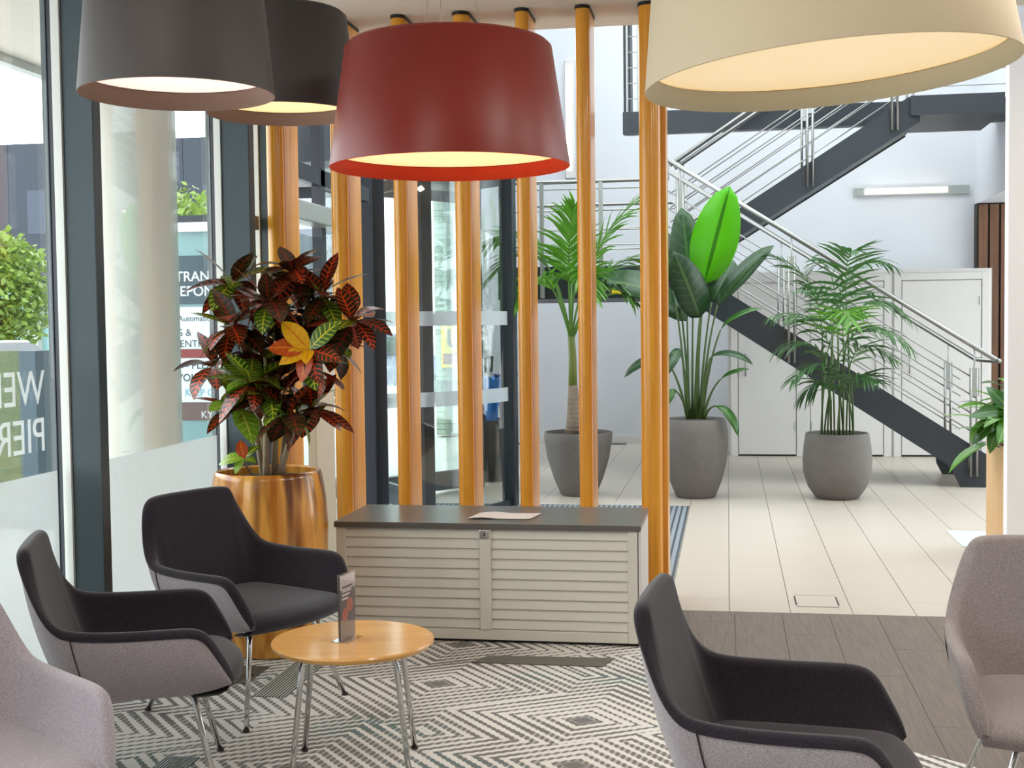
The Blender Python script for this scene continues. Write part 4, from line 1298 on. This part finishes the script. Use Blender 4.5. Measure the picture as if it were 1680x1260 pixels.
for z in (8.2, 8.9):
    MB().tube([(-24, 2, z), (-12.3, 2, z)], .03, 5).build('roof_rail', M['alu'], ab)

def foliage(name, parent, mat, centre, rx, ry, rz, n, size, seed):
    rn = random.Random(seed)
    mb = MB(); mb.uv = []
    for i in range(n):
        while True:
            p = Vector((rn.uniform(-1, 1), rn.uniform(-1, 1), rn.uniform(-1, 1)))
            if .25 < p.length < 1: break
        c = Vector(centre) + Vector((p.x * rx, p.y * ry, p.z * rz))
        d = Vector((rn.uniform(-1, 1), rn.uniform(-1, 1), rn.uniform(-1, .6))).normalized()
        s = d.cross(Vector((rn.uniform(-1, 1), rn.uniform(-1, 1), rn.uniform(-1, 1)))).normalized()
        k = size * rn.uniform(.6, 1.2)
        b = len(mb.v)
        mb.v += [tuple(c), tuple(c + d * k * .5 + s * k * .28), tuple(c + d * k), tuple(c + d * k * .5 - s * k * .28)]
        mb.uv += [(.5, 0), (1, .5), (.5, 1), (0, .5)]
        mb.f.append((b, b + 1, b + 2, b + 3))
    o = mb.build(name, M[mat], parent)
    o['kind'] = 'stuff'
    return o
def tree(label, loc, h, r, seed, n=4500):
    t = thing('tree', label, 'tree', loc, group='street trees')
    MB().tube([(0, 0, 0), (.05, 0, h * .35), (0, .05, h * .7)], [.12, .1, .05], 8).build('trunk', M['bark'], t)
    for k in range(5):
        a = k * 1.3
        MB().tube([(0, 0, h * .3), (math.cos(a) * r * .4, math.sin(a) * r * .4, h * .55), (math.cos(a) * r * .7, math.sin(a) * r * .7, h * .72)], [.06, .04, .02], 6).build('branch', M['bark'], t)
    foliage('foliage', t, 'tree_leaf', (0, 0, h * .62), r, r, h * .36, n, .2, seed)
tree('light green street tree at the left edge of the view', (-15.9, 26, 0), 3.9, 1.25, 1)
tree('light green street tree behind the concrete column', (-12.2, 26.5, 0), 5.0, 1.6, 2)
hd = thing('hedge', 'low yellow-green hedge beside the road, seen past the column', 'hedge', (-11.9, 23, 0))
MB().box(-1.8, 1.8, -.3, .3, 0, .8).build('hedge_core', M['hedge'], hd)
foliage('foliage', hd, 'hedge', (0, 0, .6), 2.0, .6, .65, 2500, .16, 3)

def car(label, loc, rz, paint):
    t = thing('car', label, 'car', loc, rz, 'parked cars')
    prof = [(-2.1, .35), (-2.15, .75), (-2.0, .95), (-1.55, 1.0), (-1.0, 1.42), (.35, 1.46), (1.05, 1.02), (1.85, .88), (2.12, .7), (2.12, .35)]
    rows = []
    for (y, s) in ((-.86, .93), (-.8, 1.0), (.8, 1.0), (.86, .93)):
        rows.append([(p[0] * (1 if abs(y) < .85 else .985), (y if p[1] < 1.01 else y * .8), .35 + (p[1] - .35) * s) for p in prof])
    b = MB().grid(rows)
    n = len(prof)
    b.f.append(tuple(range(n))); b.f.append(tuple(reversed(range(3 * n, 4 * n)))); b.f += [(0, n, n * 2, n * 3), (n - 1, 2 * n - 1, 3 * n - 1, 4 * n - 1)]
    b.build('body', M[paint], t, bevel=.03)
    for s in (-1, 1):
        MB().prism([(-1.35, 1.04), (-.95, 1.36), (.3, 1.40), (.9, 1.04)], s * .70, s * .80, 'y').build('side_window', M['car_g'], t)
        for x in (-1.35, 1.3):
            w = MB().tube([(x, s * .70, .32), (x, s * .9, .32)], .32, 20).build('wheel', M['tyre'], t)
            MB().tube([(x, s * .90, .32), (x, s * .91, .32)], .2, 14).build('hub_cap', M['alu'], w)
        MB().box(2.0, 2.135, s * .62 - .16, s * .62 + .16, .62, .78).build('headlight', M['alu'], t, bevel=.02)
    MB().prism([(1.1, 1.03), (.42, 1.43), (.36, 1.43), (1.0, 1.03)], -.62, .62, 'y').build('windscreen', M['car_g'], t)
    MB().box(2.08, 2.14, -.4, .4, .42, .6).build('grille', M['tyre'], t)
    MB().box(2.10, 2.15, -.25, .25, .48, .56).build('number_plate', M['sign_white'], t)
car('white car parked nearest the wide window mullion', (-11.7, 18.6, -.03), math.radians(-28), 'car_w')
car('white car parked behind the green sign at the left edge', (-16.4, 23.2, -.03), math.radians(170), 'car_w')
car('blue car seen between the timber posts', (-7.4, 27, -.03), math.radians(10), 'car_b')
# green totem sign
ts = thing('totem_sign', 'green totem sign outside the glass at the left edge', 'sign', (-5.69, 9.55, 0))
MB().box(-.9, .10, -.02, .02, -.03, 1.42).build('green_face', M['sign_green'], ts)
MB().box(.10, .24, -.12, .12, -.03, 1.42).build('dark_side', M['sign_dark'], ts)
# notice board behind the column
nb = thing('entrance_notice', 'tall entrance notice with white text panels, between the column and the croton', 'sign', (-4.4, 10.3, 0))
MB().box(-.55, .55, .0, .03, -.03, 2.40).build('board', M['teal_glass'], nb)
MB().box(-.56, .56, -.03, .04, 2.40, 2.48).build('top_bar', M['alu'], nb)
MB().box(-.56, .56, -.02, .04, 2.48, 2.54).build('dark_bar', M['black_frame'], nb)
def npanel(z0, z1, m): return MB().box(-.5, .5, -.012, -.001, z0, z1).build('text_panel', M[m], nb)
npanel(1.79, 2.20, 'sign_dark'); npanel(1.41, 1.765, 'sign_white'); npanel(1.335, 1.405, 'sign_red'); npanel(.955, 1.33, 'sign_white'); npanel(.80, .95, 'sign_dull')
def ntext(s_, x, z, size, m, bold=True):
    text_mesh(s_, size, M[m], nb, (x, -.0135, z), (PI / 2, 0, 0), 'lettering', 'LEFT', .0008, bold)
ntext('ENTRANCE', -.385, 1.985, .118, 'sign_white')
ntext('EPON', -.195, 1.86, .118, 'sign_white')
ntext('Automatic', -.215, 1.645, .068, 'ink', False)
ntext('S &', -.215, 1.52, .085, 'ink', False)
ntext('ENTRY', -.205, 1.425, .085, 'ink', False)
ntext('PLEASE', -.105, 1.24, .088, 'ink')
ntext('REVOLVING', -.335, 1.135, .088, 'ink')
ntext('KEEP CLEAR', -.17, 1.01, .082, 'ink_pale')
ntext('KY', -.03, .82, .088, 'sign_white', False)
MB().prism([(-.21, 1.268), (-.18, 1.295), (-.18, 1.28), (-.135, 1.28), (-.135, 1.256), (-.18, 1.256), (-.18, 1.241)], -.0145, -.0125, 'y').build('arrow', M['ink_blue'], nb)

# pale brick wall beyond the revolving door
bw = thing('brick_wall', 'pale green-grey brick wall outside, beyond the revolving door', 'wall', (-4.16, 18.0, 0))
MB().box(0, 1.2, .012, .3, 0, 4.4).build('mortar', M['mortar'], bw)
bk = MB().box(.004, .236, 0, .1, .004, .081).mesh('brick'); bk.materials.append(M['brick'])
half = MB().box(.004, .116, 0, .1, .004, .081).mesh('brick'); half.materials.append(M['brick'])
for r in range(51):
    for k in range(5):
        if r % 2 == 0:
            o = link('brick', bk, None, bw); o.location = (k * .24, random.uniform(0, .006), r * .085)
        elif k < 4:
            o = link('brick', bk, None, bw); o.location = (.12 + k * .24, random.uniform(0, .006), r * .085)
    if r % 2:
        for xx in (0, 1.08):
            o = link('brick', half, None, bw); o.location = (xx, 0, r * .085)
ys = thing('yellow_notice', 'yellow notice with a dark emblem seen between the timber posts', 'sign', (-4.06, 17.95, .98))
MB().box(0, .42, 0, .02, 0, .64).build('plate', M['yellow'], ys)
MB().box(.02, .40, -.004, -.001, .05, .20).build('red_panel', M['sign_red'], ys)
u = [(.09, .55)] + [(.19 + .10 * math.cos(a), .38 + .10 * math.sin(a)) for a in [PI + PI * i / 8 for i in range(9)]] + [(.29, .55), (.24, .55)] + [(.19 + .05 * math.cos(a), .38 + .05 * math.sin(a)) for a in [2 * PI - PI * i / 8 for i in range(9)]] + [(.14, .55)]
MB().prism(u, -.005, -.001, 'y').build('emblem', M['ink'], ys)
